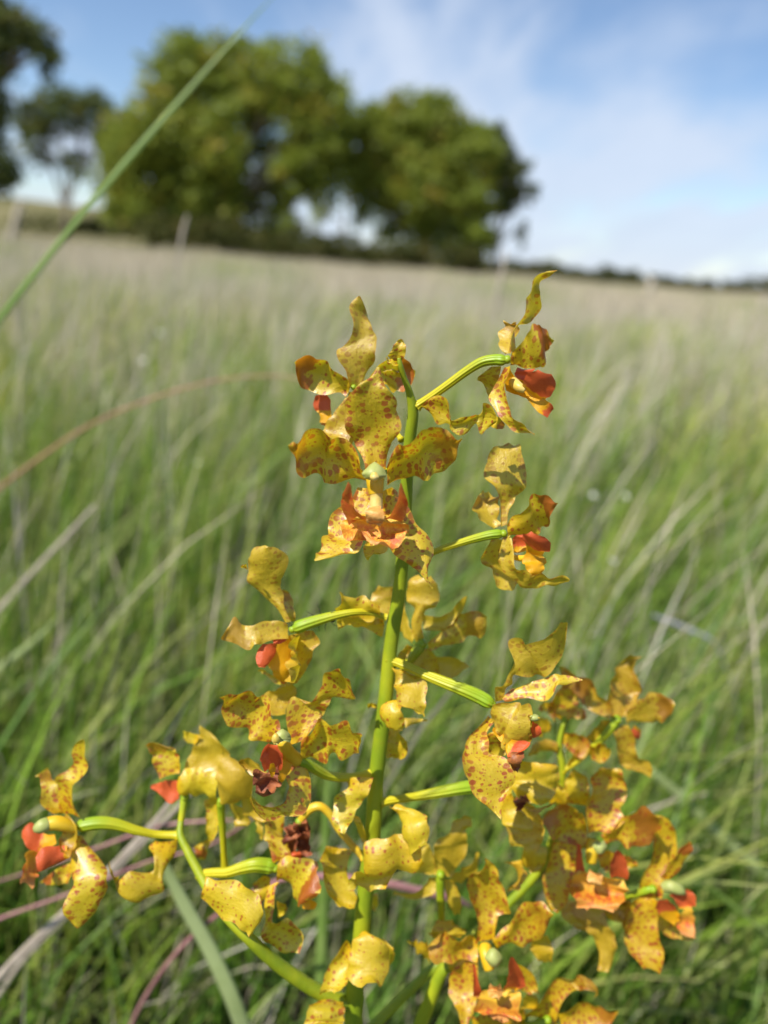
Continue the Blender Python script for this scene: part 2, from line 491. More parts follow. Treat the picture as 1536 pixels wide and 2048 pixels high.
TG = 'trees at the far side of the meadow'
tree('eucalyptus_tree', 'broad round-topped olive green tree, tallest of the row behind the meadow', (455, 505), 50,
     [(375, 165, 85, 75, 0), (480, 150, 70, 70, 1), (575, 165, 85, 78, 0), (640, 250, 65, 80, 0), (330, 270, 85, 75, -1), (290, 360, 85, 80, 0),
      (430, 290, 60, 80, -1.5), (410, 400, 90, 70, 0), (600, 340, 65, 70, 0), (490, 430, 50, 45, 1), (250, 300, 55, 60, 1), (240, 400, 45, 50, 0), (330, 430, 70, 45, 0), (570, 450, 45, 40, 0), (520, 220, 50, 50, 2), (520, 310, 45, 50, 3), (545, 390, 45, 45, 2), (650, 340, 45, 60, 1)], 38000, 0.25, M['leaf'], 3, 0.36, group=TG)
tree('eucalyptus_tree', 'rounded yellow-green tree standing right beside the tallest tree', (845, 520), 52,
     [(790, 260, 80, 60, 0), (870, 250, 70, 58, 0), (930, 320, 70, 75, 0), (770, 340, 75, 70, 1), (860, 370, 70, 70, -1), (935, 430, 50, 80, 0),
      (720, 300, 45, 60, 0), (800, 440, 50, 50, 1), (950, 490, 45, 45, 0), (870, 460, 55, 45, 0), (740, 400, 45, 45, 0)], 23000, 0.25, M['leaf'], 8, 0.3, group=TG)
tree('gum_tree', 'slim dark tree with drooping side twigs at the end of the tree row', (985, 540), 54,
     [(985, 290, 35, 40, 0), (1015, 350, 42, 40, 0), (1005, 400, 28, 35, 0), (1055, 385, 22, 22, 0), (1045, 470, 10, 30, 0)], 3600, 0.24, M['leaf_dark'], 5, 0.16, group=TG)
tree('gum_tree', 'sparse tree with thin see-through crown between the tall tree and the cut-off tree', (130, 470), 58,
     [(120, 215, 55, 40, 0), (190, 230, 50, 40, 0), (75, 290, 40, 45, 0), (150, 330, 35, 30, 0), (60, 240, 40, 40, 0), (215, 270, 30, 35, 0)], 4200, 0.24, M['leaf_dark'], 12, 0.2, group=TG)
tree('gum_tree', 'big dark tree cut off by the edge of the view, its branch arching over', (-190, 470), 34,
     [(20, 50, 75, 40, 0), (90, 105, 34, 45, 0), (-60, 80, 90, 80, 0), (-10, 330, 45, 70, 0), (-120, 200, 110, 100, 0), (-20, 190, 40, 60, 0), (-90, 330, 80, 80, 0)], 12000, 0.22, M['leaf_dark'], 21, 0.4, group=TG)
tree('slender_tree', 'thin bare-stemmed tree behind the gap between the two round trees', (690, 505), 60,
     [(690, 230, 22, 25, 0), (700, 350, 28, 45, 0), (640, 420, 22, 30, 0)], 900, 0.22, M['leaf'], 33, 0.13, group=TG)
SG = 'dark shrubs under the trees'
SW = ['below the sparse see-through tree', 'between the sparse tree and the tallest tree', 'under the outer edge of the tallest tree', 'left of the trunk of the tallest tree'.replace('left of', 'against'),
      'just past the trunk of the tallest tree', 'under the low branches of the tallest tree next to the gap', 'in the gap below the thin bare-stemmed tree', 'under the inner edge of the yellow-green tree',
      'around the trunk of the yellow-green tree', 'between the yellow-green tree and the slim dark tree']
for i, (px, py, rx, ry, Y) in enumerate([(110, 447, 90, 20, 60), (225, 450, 60, 24, 60), (330, 460, 75, 36, 48), (420, 470, 60, 34, 47), (520, 485, 60, 32, 47), (610, 485, 55, 38, 47),
                                         (690, 498, 55, 26, 48), (780, 505, 55, 32, 48), (870, 512, 60, 34, 49), (935, 522, 40, 30, 50)]):
    tree('shrub', 'low dense dark shrub ' + SW[i], (px, py + ry), Y, [(px, py, rx, ry, 0), (px - rx * .5, py + ry * .3, rx * .6, ry * .7, 0), (px + rx * .5, py + ry * .2, rx * .6, ry * .8, 0)],
         1300, 0.17, M['shrub'], 60 + i, 0.07, 'shrub', SG, limbs=False)
BW = ['next to the slim dark tree', 'highest of the skyline bushes, near the slim dark tree', 'low and wide among the skyline bushes', 'just short of the upright fence post', 'directly behind the upright fence post',
      'just past the upright fence post', 'between the two fence posts', 'behind the leaning fence post']
for i, (px, py, rx, ry) in enumerate([(1015, 540, 45, 14), (1090, 545, 50, 17), (1160, 553, 55, 12), (1225, 556, 50, 15), (1300, 565, 55, 13), (1370, 573, 50, 11), (1440, 577, 55, 12), (1520, 578, 60, 18)]):
    tree('shrub', 'olive skyline bush ' + BW[i], (px, py + ry + 6), 70, [(px, py - 2, rx, ry * 1.25, 0), (px + rx * .6, py + 3, rx * .6, ry, 0), (px - rx * .6, py + 4, rx * .6, ry * .9, 0)],
         1500, 0.2, M['shrub'], 90 + i, 0.08, 'shrub', 'bushes along the skyline', limbs=False)

# ------------------------------------------------------------------ fence posts
M['wood'] = simple_mat('weathered_grey_wood', (0.30, 0.26, 0.20), (0.48, 0.43, 0.35), 9, 0.85, 0, 0.5, 0.01, 0.2)
for (bx, by, tx, ty, Y, w, lab) in [(1296, 612, 1304, 556, 24, 14, 'weathered grey fence post standing upright below the skyline bushes'),
                                    (1512, 652, 1534, 590, 20, 16, 'leaning grey fence post cut by the edge of the view'),
                                    (22, 482, 42, 404, 26, 15, 'pale leaning fence post in front of the cut-off dark tree')]:
    b = at(bx, by, Y); tp = at(tx, ty, Y + 0.05)
    zg = ground_z(b.x, Y) - 0.25
    rr = w * Y / FPX / 2
    P = [np.array((b.x - (tp.x - b.x) * 0.3, Y, min(zg, b.z - .2))), np.array(b), np.array(b.lerp(tp, .5)), np.array(tp)]
    S = cr_interp([(*p, r) for p, r in zip(P, [rr * 1.1, rr * 1.05, rr, rr * 0.95])], 4)
    V, F = tube_geo(S[:, :3], S[:, 3], 9, 0.05, 3)
    o = mesh_obj('fence_post', V, F, M['wood'], None, (P[0][0], P[0][1], 0)); tag(o, lab, 'fence post')

# ------------------------------------------------------------------ grass
def grass_mat():
    m, t = new_mat('meadow_grass')
    c = t.attr('gcol').outputs['Vector']
    return finish(m, t, c, 0.45, 0.36, c, None, spec=0.35)


M['grass'] = grass_mat()
GREENS = np.array([(0.19, 0.32, 0.045), (0.26, 0.39, 0.07), (0.35, 0.43, 0.10), (0.15, 0.28, 0.055), (0.40, 0.44, 0.16)])
STRAW = np.array([(0.64, 0.57, 0.41), (0.60, 0.52, 0.38), (0.67, 0.62, 0.50), (0.59, 0.50, 0.41)])


def blades(name, n, rs, yr, hr, wr, seg, straw=0.12, straw_h=1.35, lean=0.35, margin=0.7, pw=1.0, keep=None, tipdry=0.3, gmul=np.array((1.0, 1.0, 1.0))):
    """upright bent ribbons rooted on the ground"""
    u = rs.uniform(0, 1, n) ** pw
    y = yr[0] + (yr[1] - yr[0]) * u
    x = rs.uniform(-1, 1, n) * (0.62 * np.maximum(y, 0.15) + margin)
    gz = np.array([ground_z(a, b) for a, b in zip(x, y)]) if yr[1] > 6 else np.zeros(n)
    # tufts: pull roots towards clump centres
    k = max(1, n // 14)
    ci = rs.randint(0, k, n)
    m = rs.uniform(0, 1, n) < 0.65
    sp = 0.012 + 0.02 * y
    x = np.where(m, x[ci] + rs.normal(size=n) * sp, x); y = np.where(m, y[ci] + rs.normal(size=n) * sp, y)
    q = 1.0 / (0.35 + 0.22 * np.abs(y))          # patches of greener, drier and taller sward
    pat = np.sin(x * 7.1 * q + 1.3 * np.sin(y * 4.3 * q)) * np.cos(y * 5.3 * q + 1.7 * np.sin(x * 3.1 * q + 2))
    H = rs.uniform(hr[0], hr[1], n) * (1 + 0.16 * pat); isd = rs.uniform(0, 1, n) < straw * (1 + 0.75 * np.sin(x * 4.7 * q + 2.2) * np.cos(y * 6.1 * q))
    H = np.where(isd, H * straw_h, H)
    if keep is not None:
        ok = keep(x, y, H)
        x, y, gz, H, isd, pat = x[ok], y[ok], gz[ok], H[ok], isd[ok], pat[ok]; n = len(x)
    W = rs.uniform(wr[0], wr[1], n) * np.where(isd, 0.6, 1.0)
    az = rs.normal(0.15, 1.1, n); ln = np.abs(rs.normal(lean, 0.28, n)) * np.where(isd, 0.75, 1.0)
    dx, dy = np.cos(az), np.sin(az)
    fa = az + rs.uniform(-1.2, 1.2, n) + math.pi / 2
    wx, wy = np.cos(fa), np.sin(fa)
    g = GREENS[rs.randint(0, len(GREENS), n)] * rs.uniform(0.75, 1.25, n)[:, None]
    s = STRAW[rs.randint(0, len(STRAW), n)] * rs.uniform(0.75, 1.15, n)[:, None]
    g = g * gmul[None] * (1 + np.stack([0.22 * pat, 0.10 * pat, 0.05 * pat], 1))
    base = np.where(isd[:, None], s, g); dryt = rs.uniform(0, 1, n) < tipdry
    rows = seg + 1
    V = np.zeros((n, rows, 2, 3)); Cc = np.zeros((n, rows, 2, 3))
    for i in range(rows):
        t = i / seg
        off = H * ln * t ** 1.9
        zz = gz + H * (t - 0.32 * ln * t ** 2.2) - 0.01
        prof = (1 - t ** 2.2) * 0.97 + 0.03
        prof = np.where(isd, 0.55 + 0.0 * t + (0.9 * np.exp(-((t - 0.88) / 0.10) ** 2)), prof) if i < rows - 1 else np.full(n, 0.05)
        cx = x + dx * off; cy = y + dy * off
        for s_ in (0, 1):
            sg = (s_ - .5) * W * prof
            V[:, i, s_, 0] = cx + wx * sg; V[:, i, s_, 1] = cy + wy * sg; V[:, i, s_, 2] = zz
            tip = (np.clip((t - 0.55) / 0.45, 0, 1) * 0.75 * dryt)[:, None]
            Cc[:, i, s_] = base * (1 - tip) + tip * np.array((0.40, 0.33, 0.18))
    V = V.reshape(-1, 3); Cc = Cc.reshape(-1, 3)
    q = np.array([(2 * i, 2 * i + 1, 2 * i + 3, 2 * i + 2) for i in range(seg)])
    F = (np.arange(n)[:, None, None] * rows * 2 + q[None]).reshape(-1, 4)
    me = bpy.data.meshes.new(name)
    me.vertices.add(len(V)); me.vertices.foreach_set('co', V.ravel())
    me.loops.add(F.size); me.loops.foreach_set('vertex_index', F.ravel().astype(np.int32))
    me.polygons.add(len(F)); me.polygons.foreach_set('loop_start', np.arange(0, F.size, 4, dtype=np.int32))
    me.polygons.foreach_set('use_smooth', np.ones(len(F), dtype=bool))
    a = me.attributes.new('gcol', 'FLOAT_VECTOR', 'POINT'); a.data.foreach_set('vector', Cc.astype(np.float32).ravel())
    me.materials.append(M['grass']); me.update(calc_edges=True); me.validate()
    o = bpy.data.objects.new(name, me); link(o)
    return o


def near_keep(x, y, H):
    # nothing tall between the phone and the orchid, and none through the flower spike
    close = (y < 0.46) & (H > 0.13)
    return ~close


rs = np.random.RandomState(4)
tag(blades('grass', 14000, rs, (-0.4, 2.2), (0.13, 0.40), (0.0025, 0.0065), 5, 0.10, 1.3, 0.42, 0.7, 1.0, near_keep, 0.3, np.array((0.74, 0.78, 0.52))), 'green meadow grass close round the orchid', 'grass', kind='stuff')
tag(blades('grass', 6000, rs, (0.28, 1.1), (0.07, 0.2), (0.002, 0.005), 4, 0.12, 1.1, 0.5, 0.4, 1.0, None, 0.25, np.array((0.70, 0.76, 0.52))), 'short green undergrowth grass at the foot of the orchid', 'grass', kind='stuff')
tag(blades('grass', 24000, rs, (2.0, 7), (0.16, 0.42), (0.005, 0.012), 4, 0.34, 1.4, 0.34, 0.7, 0.75, None, 0.4, np.array((1.12, 1.0, 0.72))), 'green meadow grass mixed with straw beyond the orchid', 'grass', kind='stuff')
tag(blades('grass', 52000, rs, (6.5, 22), (0.20, 0.40), (0.009, 0.02), 3, 0.72, 1.35, 0.28, 1.0, 0.7, tipdry=0.75), 'pale meadow grass in the middle distance', 'grass', kind='stuff')
tag(blades('grass', 70000, rs, (21, 70), (0.22, 0.45), (0.03, 0.07), 2, 0.8, 1.25, 0.25, 4.0, 0.8, tipdry=0.9), 'beige dry meadow grass in front of the trees', 'grass', kind='stuff')

# ---- single blades and stalks that can be told apart
M['blade_green'] = simple_mat('single_blade_green', (0.18, 0.30, 0.05), (0.26, 0.36, 0.09), 40, 0.45, 0.3)
M['blade_pale'] = simple_mat('single_blade_pale', (0.34, 0.42, 0.16), (0.42, 0.50, 0.22), 40, 0.5, 0.3)
M['straw'] = simple_mat('dry_straw', (0.40, 0.33, 0.26), (0.56, 0.48, 0.38), 90, 0.6, 0.15)
M['purple'] = simple_mat('purple_stalk', (0.24, 0.10, 0.11), (0.36, 0.19, 0.17), 90, 0.45)
M['russet'] = simple_mat('russet_stalk', (0.26, 0.12, 0.07), (0.36, 0.20, 0.11), 60, 0.5)
M['greystick'] = simple_mat('grey_dry_leaf', (0.24, 0.24, 0.27), (0.34, 0.34, 0.36), 60, 0.7)


def blade(name, pts, mat, label, cat='grass stalk', flat=0.25):
    """pts (px,py,dy_mm,width_px) from tip end to root end; the root end goes on down to the ground"""
    W = []
    for (px, py, dy, w) in pts:
        Y = Y0 + dy / 1000
        p = at(px, py, Y); W.append(np.array((p.x, p.y, p.z, 0.5 * w * depth(px, py, Y) / FPX)))
    e, d = W[-1], W[-1] - W[-2]
    k = 0
    step = d[:3] / (np.linalg.norm(d[:3]) + 1e-9)
    p = e[:3].copy()
    while p[2] > 0.004 and k < 40:              # bend on down to the soil
        step = step * 0.86 + np.array((0, 0, -1)) * 0.14; step /= np.linalg.norm(step)
        p = p + step * 0.025
        W.append(np.array((*p, e[3]))); k += 1
    S = cr_interp(W, 4)
    P, rad = S[:, :3], np.maximum(S[:, 3], 2e-5)
    T = np.gradient(P, axis=0); T /= np.linalg.norm(T, axis=1)[:, None]
    V = []
    for i in range(len(P)):
        view = P[i] - np.array(CAM); view = np.array((view[0] * .4, 1.0, -0.25)); view /= np.linalg.norm(view)
        b = np.cross(T[i], view); b /= np.linalg.norm(b) + 1e-9; c = np.cross(b, T[i])
        for a in np.linspace(0, 2 * math.pi, 8, endpoint=False):
            V.append(P[i] + rad[i] * (b * math.cos(a) + c * math.sin(a) * flat))
    n = len(P)
    F = [(i * 8 + s, i * 8 + (s + 1) % 8, (i + 1) * 8 + (s + 1) % 8, (i + 1) * 8 + s) for i in range(n - 1) for s in range(8)]
    F += [tuple(range(8))[::-1], tuple(range((n - 1) * 8, n * 8))]
    o = mesh_obj(name, V, F, mat, None, tuple(P[-1])); tag(o, label, cat)
    return o


blade('grass_stalk', [(552, -12, -75, 1), (480, 65, -82, 5), (330, 235, -85, 11), (200, 385, -88, 13), (80, 535, -91, 13), (-20, 665, -93, 13), (-140, 850, -95, 12), (-260, 1100, -90, 12)], M['blade_green'],
      'long green blade crossing the sky diagonally in front of the trees')
blade('grass_stalk', [(640, 768, 430, 2), (560, 752, 440, 3), (440, 760, 450, 4), (310, 795, 460, 5), (180, 850, 460, 6), (60, 930, 460, 7), (-60, 1030, 460, 7), (-200, 1200, 460, 7)], M['russet'],
      'russet stalk arching low across the meadow behind the top flowers', 'grass stalk')
blade('dry_stalk', [(352, 1590, 130, 8), (300, 1655, 128, 13), (190, 1770, 125, 15), (60, 1890, 120, 16), (-30, 1985, 118, 16)], M['straw'], 'pale lilac-grey dry stalk slanting behind the flower that faces sideways on a long curved pedicel', 'dry stalk')
blade('dry_stalk', [(405, 1560, 150, 6), (330, 1640, 148, 10), (225, 1745, 146, 11), (130, 1835, 140, 10), (60, 1905, 140, 9)], M['straw'], 'thinner pale dry stalk running parallel above the lilac-grey one', 'dry stalk')
blade('purple_stalk', [(545, 1610, 110, 4), (420, 1690, 112, 5), (300, 1722, 112, 6), (140, 1787, 112, 7), (-20, 1845, 112, 8), (-120, 1900, 112, 8)], M['purple'], 'thin purple-pink stalk passing under the sideways flower', 'grass stalk', 0.9)
blade('purple_stalk', [(470, 1640, 130, 5), (330, 1650, 132, 8), (210, 1690, 132, 7), (100, 1730, 132, 5), (-40, 1775, 130, 4)], M['purple'], 'dusky mauve stalk behind the long curved pedicel', 'grass stalk', 0.9)
blade('grass_stalk', [(300, 1668, 90, 5), (333, 1738, 90, 20), (372, 1815, 88, 30), (420, 1900, 85, 33), (470, 2010, 80, 34), (500, 2100, 80, 34)], M['blade_pale'], 'broad pale green blade rising below the left flower branch')
blade('grass_stalk', [(660, 1480, 150, 4), (652, 1640, 145, 16), (646, 1800, 140, 20), (640, 2000, 130, 22), (636, 2100, 130, 22)], M['blade_green'], 'upright green blade just beside the thick flower stem')
blade('purple_stalk', [(940, 1812, 100, 8), (905, 1796, 95, 17), (840, 1782, 90, 18), (765, 1765, 85, 17), (640, 1752, 85, 15), (560, 1760, 85, 12), (480, 1800, 90, 10)], M['purple'], 'dark purple knotty stalk crossing behind the thick flower stem', 'grass stalk', 0.9)
blade('grass_stalk', [(1300, 1540, 330, 12), (1370, 1600, 330, 20), (1450, 1680, 325, 22), (1560, 1775, 320, 24), (1660, 1880, 320, 24)], M['blade_pale'], 'pale green blade bent over beyond the right flower cluster')
blade('grass_stalk', [(1420, 1585, 320, 4), (1330, 1610, 320, 10), (1230, 1660, 310, 12), (1130, 1750, 305, 12)], M['straw'], 'thin straw-coloured blade crossing the bent pale green one')
blade('dry_leaf', [(1305, 1230, 520, 4), (1340, 1243, 520, 9), (1385, 1262, 520, 9), (1425, 1282, 520, 6), (1450, 1330, 530, 3)], M['greystick'], 'bluish grey dry leaf lying across the open grass', 'dry leaf')
blade('grass_stalk', [(190, 1010, 430, 5), (130, 1075, 430, 8), (60, 1150, 425, 9), (-30, 1250, 420, 9)], M['straw'], 'beige stalk leaning at the left rim of the meadow under the russet arch', 'grass stalk')
blade('grass_stalk', [(110, 1240, 420, 4), (60, 1290, 420, 12), (-20, 1350, 410, 14)], M['blade_pale'], 'short pale green blade under the leaning beige stalk')
blade('grass_stalk', [(1012, 500, 1300, 3), (1002, 560, 1300, 9), (985, 640, 1300, 4), (960, 800, 1300, 3)], M['straw'], 'pale upright seed stalk behind the highest side flower', 'grass stalk', 0.8)
blade('grass_stalk', [(375, 430, 1100, 3), (365, 470, 1100, 8), (350, 560, 1100, 3), (330, 700, 1100, 3)], M['straw'], 'pale seed stalk standing up against the tallest tree base', 'grass stalk', 0.8)

# white wildflowers
M['white'] = simple_mat('white_petals', (0.72, 0.72, 0.66), (0.80, 0.80, 0.76), 60, 0.6, 0.2)
M['wcentre'] = simple_mat('yellow_disc', (0.55, 0.40, 0.05), (0.62, 0.48, 0.08), 60, 0.7)


def daisy(px, py, Y, r, label, grp=None):
    c = np.array(at(px, py, Y)); root = bpy.data.objects.new('white_wildflower', None); link(root)
    root.location = (c[0] - 0.02, c[1] + .02, 0)
    P = np.array([(c[0] - 0.02, c[1] + .02, 0), (c[0] - 0.012, c[1] + .012, c[2] * .6), tuple(c)])
    S = cr_interp(P, 5); V, F = tube_geo(S, np.full(len(S), 0.0012), 6)
    mesh_obj('stalk', V, F, M['blade_green'], root, tuple(root.location))
    nrm = np.array((0.1, -0.6, 0.8)); nrm /= np.linalg.norm(nrm)
    a = np.cross(nrm, (1, 0, 0)); a /= np.linalg.norm(a); b = np.cross(nrm, a)
    for i in range(9):
        th = 2 * math.pi * i / 9
        d = a * math.cos(th) + b * math.sin(th); e = np.cross(nrm, d)
        V = []
        for (t, w, hh) in ((0.15, .06, 0), (0.5, .17, .1), (0.8, .19, .08), (1.0, .05, 0)):
            V += [c + r * (d * t + e * w + nrm * hh), c + r * (d * t + nrm * (hh + .04)), c + r * (d * t - e * w + nrm * hh)]
        F = [(j * 3 + k, j * 3 + k + 1, j * 3 + k + 4, j * 3 + k + 3) for j in range(3) for k in range(2)]
        mesh_obj('petal', V, F, M['white'], root, tuple(root.location))
    V, F = tube_geo(np.array([c - nrm * r * .1, c + nrm * r * .12, c + nrm * r * .2]), np.array([r * .2, r * .24, r * .08]), 8)
    mesh_obj('disc', V, F, M['wcentre'], root, tuple(root.location))
    tag(root, label, 'wildflower', grp)


G = 'white wildflowers in the grass'
for (px, py, Y, r) in [(1187, 990, 1.25, 0.006), (1252, 992, 1.30, 0.006), (1226, 1122, 1.0, 0.004)]:
    daisy(px, py, Y, r, 'small white wildflower in the green grass beyond the highest side flowers', G)
for (px, py, Y, r) in [(320, 665, 2.4, 0.007), (285, 720, 2.0, 0.007), (395, 925, 1.3, 0.004)]:
    daisy(px, py, Y, r, 'small white wildflower in the grass near the russet arching stalk', G + ' by the russet stalk')

#ORCHID#
# ------------------------------------------------------------------ the orchid
# Crops of the photograph used to read outlines: (x0, y0, zoom)
T1 = (540, 560, 3.302); T2 = (820, 520, 4.267); T3 = (840, 860, 4.518); T4 = (420, 1060, 4.042); T5 = (420, 1320, 4.267)
T6 = (760, 1140, 3.657); T7 = (20, 1440, 3.491); T8 = (280, 1440, 3.657)
R1 = (1040, 1280, 3.0125); R2 = (780, 1680, 3.2); R3 = (580, 1500, 3.737); R4 = (660, 1140, 4.518)


def warp(py, dy):
    d = dy if dy < 8 else 8 + (dy - 8) * 0.6
    return d - 0.030 * max(0.0, py - 1250)


def src(T, x, y):
    return T[0] + x / T[2], T[1] + y / T[2]


STEM = [(700, 2120, 0, 39), (707, 2040, 0, 38), (710, 1980, 0, 37), (722, 1880, 0, 34), (730, 1790, 0, 33), (746, 1660, 0, 33), (753, 1550, 0, 31), (770, 1410, 0, 30),
        (782, 1290, 0, 28), (799, 1180, 0, 27), (808, 1080, 0, 27), (814, 960, 0, 25), (820, 880, -1, 24), (826, 825, -2, 22), (819, 785, -3, 15), (809, 757, -4, 12), (801, 732, -5, 11), (798, 716, -5, 8)]
b = at(700, 2120, Y0 + warp(2120, 0) / 1000)
BASE = (b.x - 0.035, b.y + 0.01, 0.0)
orchid = bpy.data.objects.new('orchid', None); link(orchid); orchid.location = BASE
tag(orchid, 'tall branched orchid in bloom with yellow red-spotted flowers and orange lips', 'orchid')
px_tube('stem', STEM, M['stem'], orchid, 7, 14, 0.015, 5, extra=[(*BASE, 0.0048), (BASE[0] + 0.012, BASE[1] + .004, 0.1, 0.0047), (BASE[0] + 0.025, BASE[1] + .008, 0.21, 0.0045)])

seed_counter = [0]


def petal(name, T, ribs, d0, d1, parent, tilt=None, cup=0.10, wav=1.0, mat='petal', spot=1.0, blotch=0.0, back=False, bulge=0.0, k=5, m=10, a2=None):
    """ribs: (xl, yl, xr, yr) across the petal from base to tip, read off crop T; d0 -> d1: mm behind the stem plane at base and tip;
    tilt: mm that the right rim lies behind the left rim; cup: depth of the trough; bulge: mm of arching towards the viewer midway"""
    seed_counter[0] += 1
    rg = np.random.RandomState(seed_counter[0] * 7 + 1); wav = wav * 1.25
    amber = a2 if a2 is not None else rg.uniform(0.12, 0.45) + (0.32 if T in (R1, R2) else 0.0)
    if tilt is None:
        tilt = rg.uniform(-4, 4)
    A = np.array(ribs, dtype=float)[:, :4]
    S = cr_interp(A, k); n = len(S)
    if back:
        S = S[:, [2, 3, 0, 1]]; tilt = -tilt
    t = np.linspace(0, 1, n)
    wid = np.hypot(S[:, 2] - S[:, 0], S[:, 3] - S[:, 1])
    wrel = wid / wid.max()
    dyc = d0 + (d1 - d0) * t ** 1.25 - bulge * np.sin(math.pi * t)
    dyc = dyc + wav * 0.9 * np.sin(t * rg.uniform(5, 8) + rg.uniform(0, 6))
    if mat == 'petal':            # sepals and petals lie back a little: upper ones lean away, lower ones come forward
        pyc = (S[:, 1] + S[:, 3]) / 2 / T[2]
        dyc = dyc + 0.034 * (pyc[0] - pyc)
    Lp = np.zeros((n, 3)); Rp = np.zeros((n, 3))
    for i in range(n):
        tl = tilt * wrel[i]
        lx, ly = src(T, S[i, 0], S[i, 1]); rx, ry = src(T, S[i, 2], S[i, 3])
        Lp[i] = at(lx, ly, Y0 + warp(ly, dyc[i] - tl / 2) / 1000); Rp[i] = at(rx, ry, Y0 + warp(ry, dyc[i] + tl / 2) / 1000)
    C = (Lp + Rp) / 2
    al = np.gradient(C, axis=0)
    ac = Rp - Lp
    W = np.linalg.norm(ac, axis=1)
    N = np.cross(ac, al); ln = np.linalg.norm(N, axis=1); ok = ln > 1e-12
    N[ok] /= ln[ok][:, None]
    N[~ok] = (0, -1, 0)
    # smooth the normals along the petal
    for _ in range(3):
        N[1:-1] = (N[:-2] + 2 * N[1:-1] + N[2:]); N /= np.linalg.norm(N, axis=1)[:, None] + 1e-9
    length = np.cumsum(np.r_[0, np.linalg.norm(np.diff(C, axis=0), axis=1)])
    vs = np.linspace(-1, 1, m + 1)
    f1, f2, p1, p2 = rg.uniform(7, 11), rg.uniform(7, 11), rg.uniform(0, 6), rg.uniform(0, 6)
    g1, q1 = rg.uniform(2.0, 3.4), rg.uniform(0, 6)
    Wm = W.max(); rollv = rg.choice([-1, 1]) * rg.uniform(0.03, 0.085) * (1 if mat == 'petal' else 0.4)
    V = np.zeros((n, m + 1, 3)); UV = np.zeros((n, m + 1, 3)); SD = np.zeros((n, m + 1))
    sgn = -1.0 if back else 1.0
    for j, v in enumerate(vs):
        e = abs(v) ** 1.8
        ruff = np.where(v < 0, np.sin(f1 * t * 2.0 + p1), np.sin(f2 * t * 2.0 + p2)) * e * 0.055 * Wm * wav
        ruff += 0.018 * Wm * wav * e * np.sin(31 * t + p2 + v)
        jag = np.where(v < 0, np.abs(np.sin(f1 * t * 1.5 + p2)), np.abs(np.sin(f2 * t * 1.5 + p1))) ** 0.6 - 0.6
        jag = jag * abs(v) ** 4 * 0.035 * wav * Wm * np.sign(v) * np.minimum(1, W / (0.4 * Wm)) * np.sin(math.pi * t) ** .4
        curl = rollv * Wm * max(0.0, (abs(v) - 0.62) / 0.38) ** 2
        trough = -cup * W * (1 - v * v) * sgn
        und = 0.030 * Wm * wav * np.sin(g1 * math.pi * t + q1 + v * 1.6)
        rib = 0.02 * W * math.exp(-(v / 0.16) ** 2) * (1 - t)
        V[:, j] = C + ac * (v / 2 + jag / np.maximum(W, 1e-6))[:, None] + N * ((trough + (ruff + und) * np.minimum(1, W / (0.35 * Wm)) - rib + curl * np.minimum(1, W / (0.5 * Wm)))[:, None])
        UV[:, j, 0] = length * 1000 + seed_counter[0] * 53.1; UV[:, j, 1] = v * W * 500 + seed_counter[0] * 17.3; UV[:, j, 2] = amber
        SD[:, j] = v
    F = [(i * (m + 1) + j, i * (m + 1) + j + 1, (i + 1) * (m + 1) + j + 1, (i + 1) * (m + 1) + j) for i in range(n - 1) for j in range(m)]
    par = np.zeros((n, m + 1, 3)); par[:, :, 0] = t[:, None]; par[:, :, 1] = spot; par[:, :, 2] = blotch
    org = np.array(parent.location) + (np.array(parent.parent.location) if parent.parent else 0)
    return mesh_obj(name, V.reshape(-1, 3), F, M[mat], parent, tuple(org), attrs={'uvmm': UV.reshape(-1, 3), 'par': par.reshape(-1, 3), 'side': SD.ravel()})


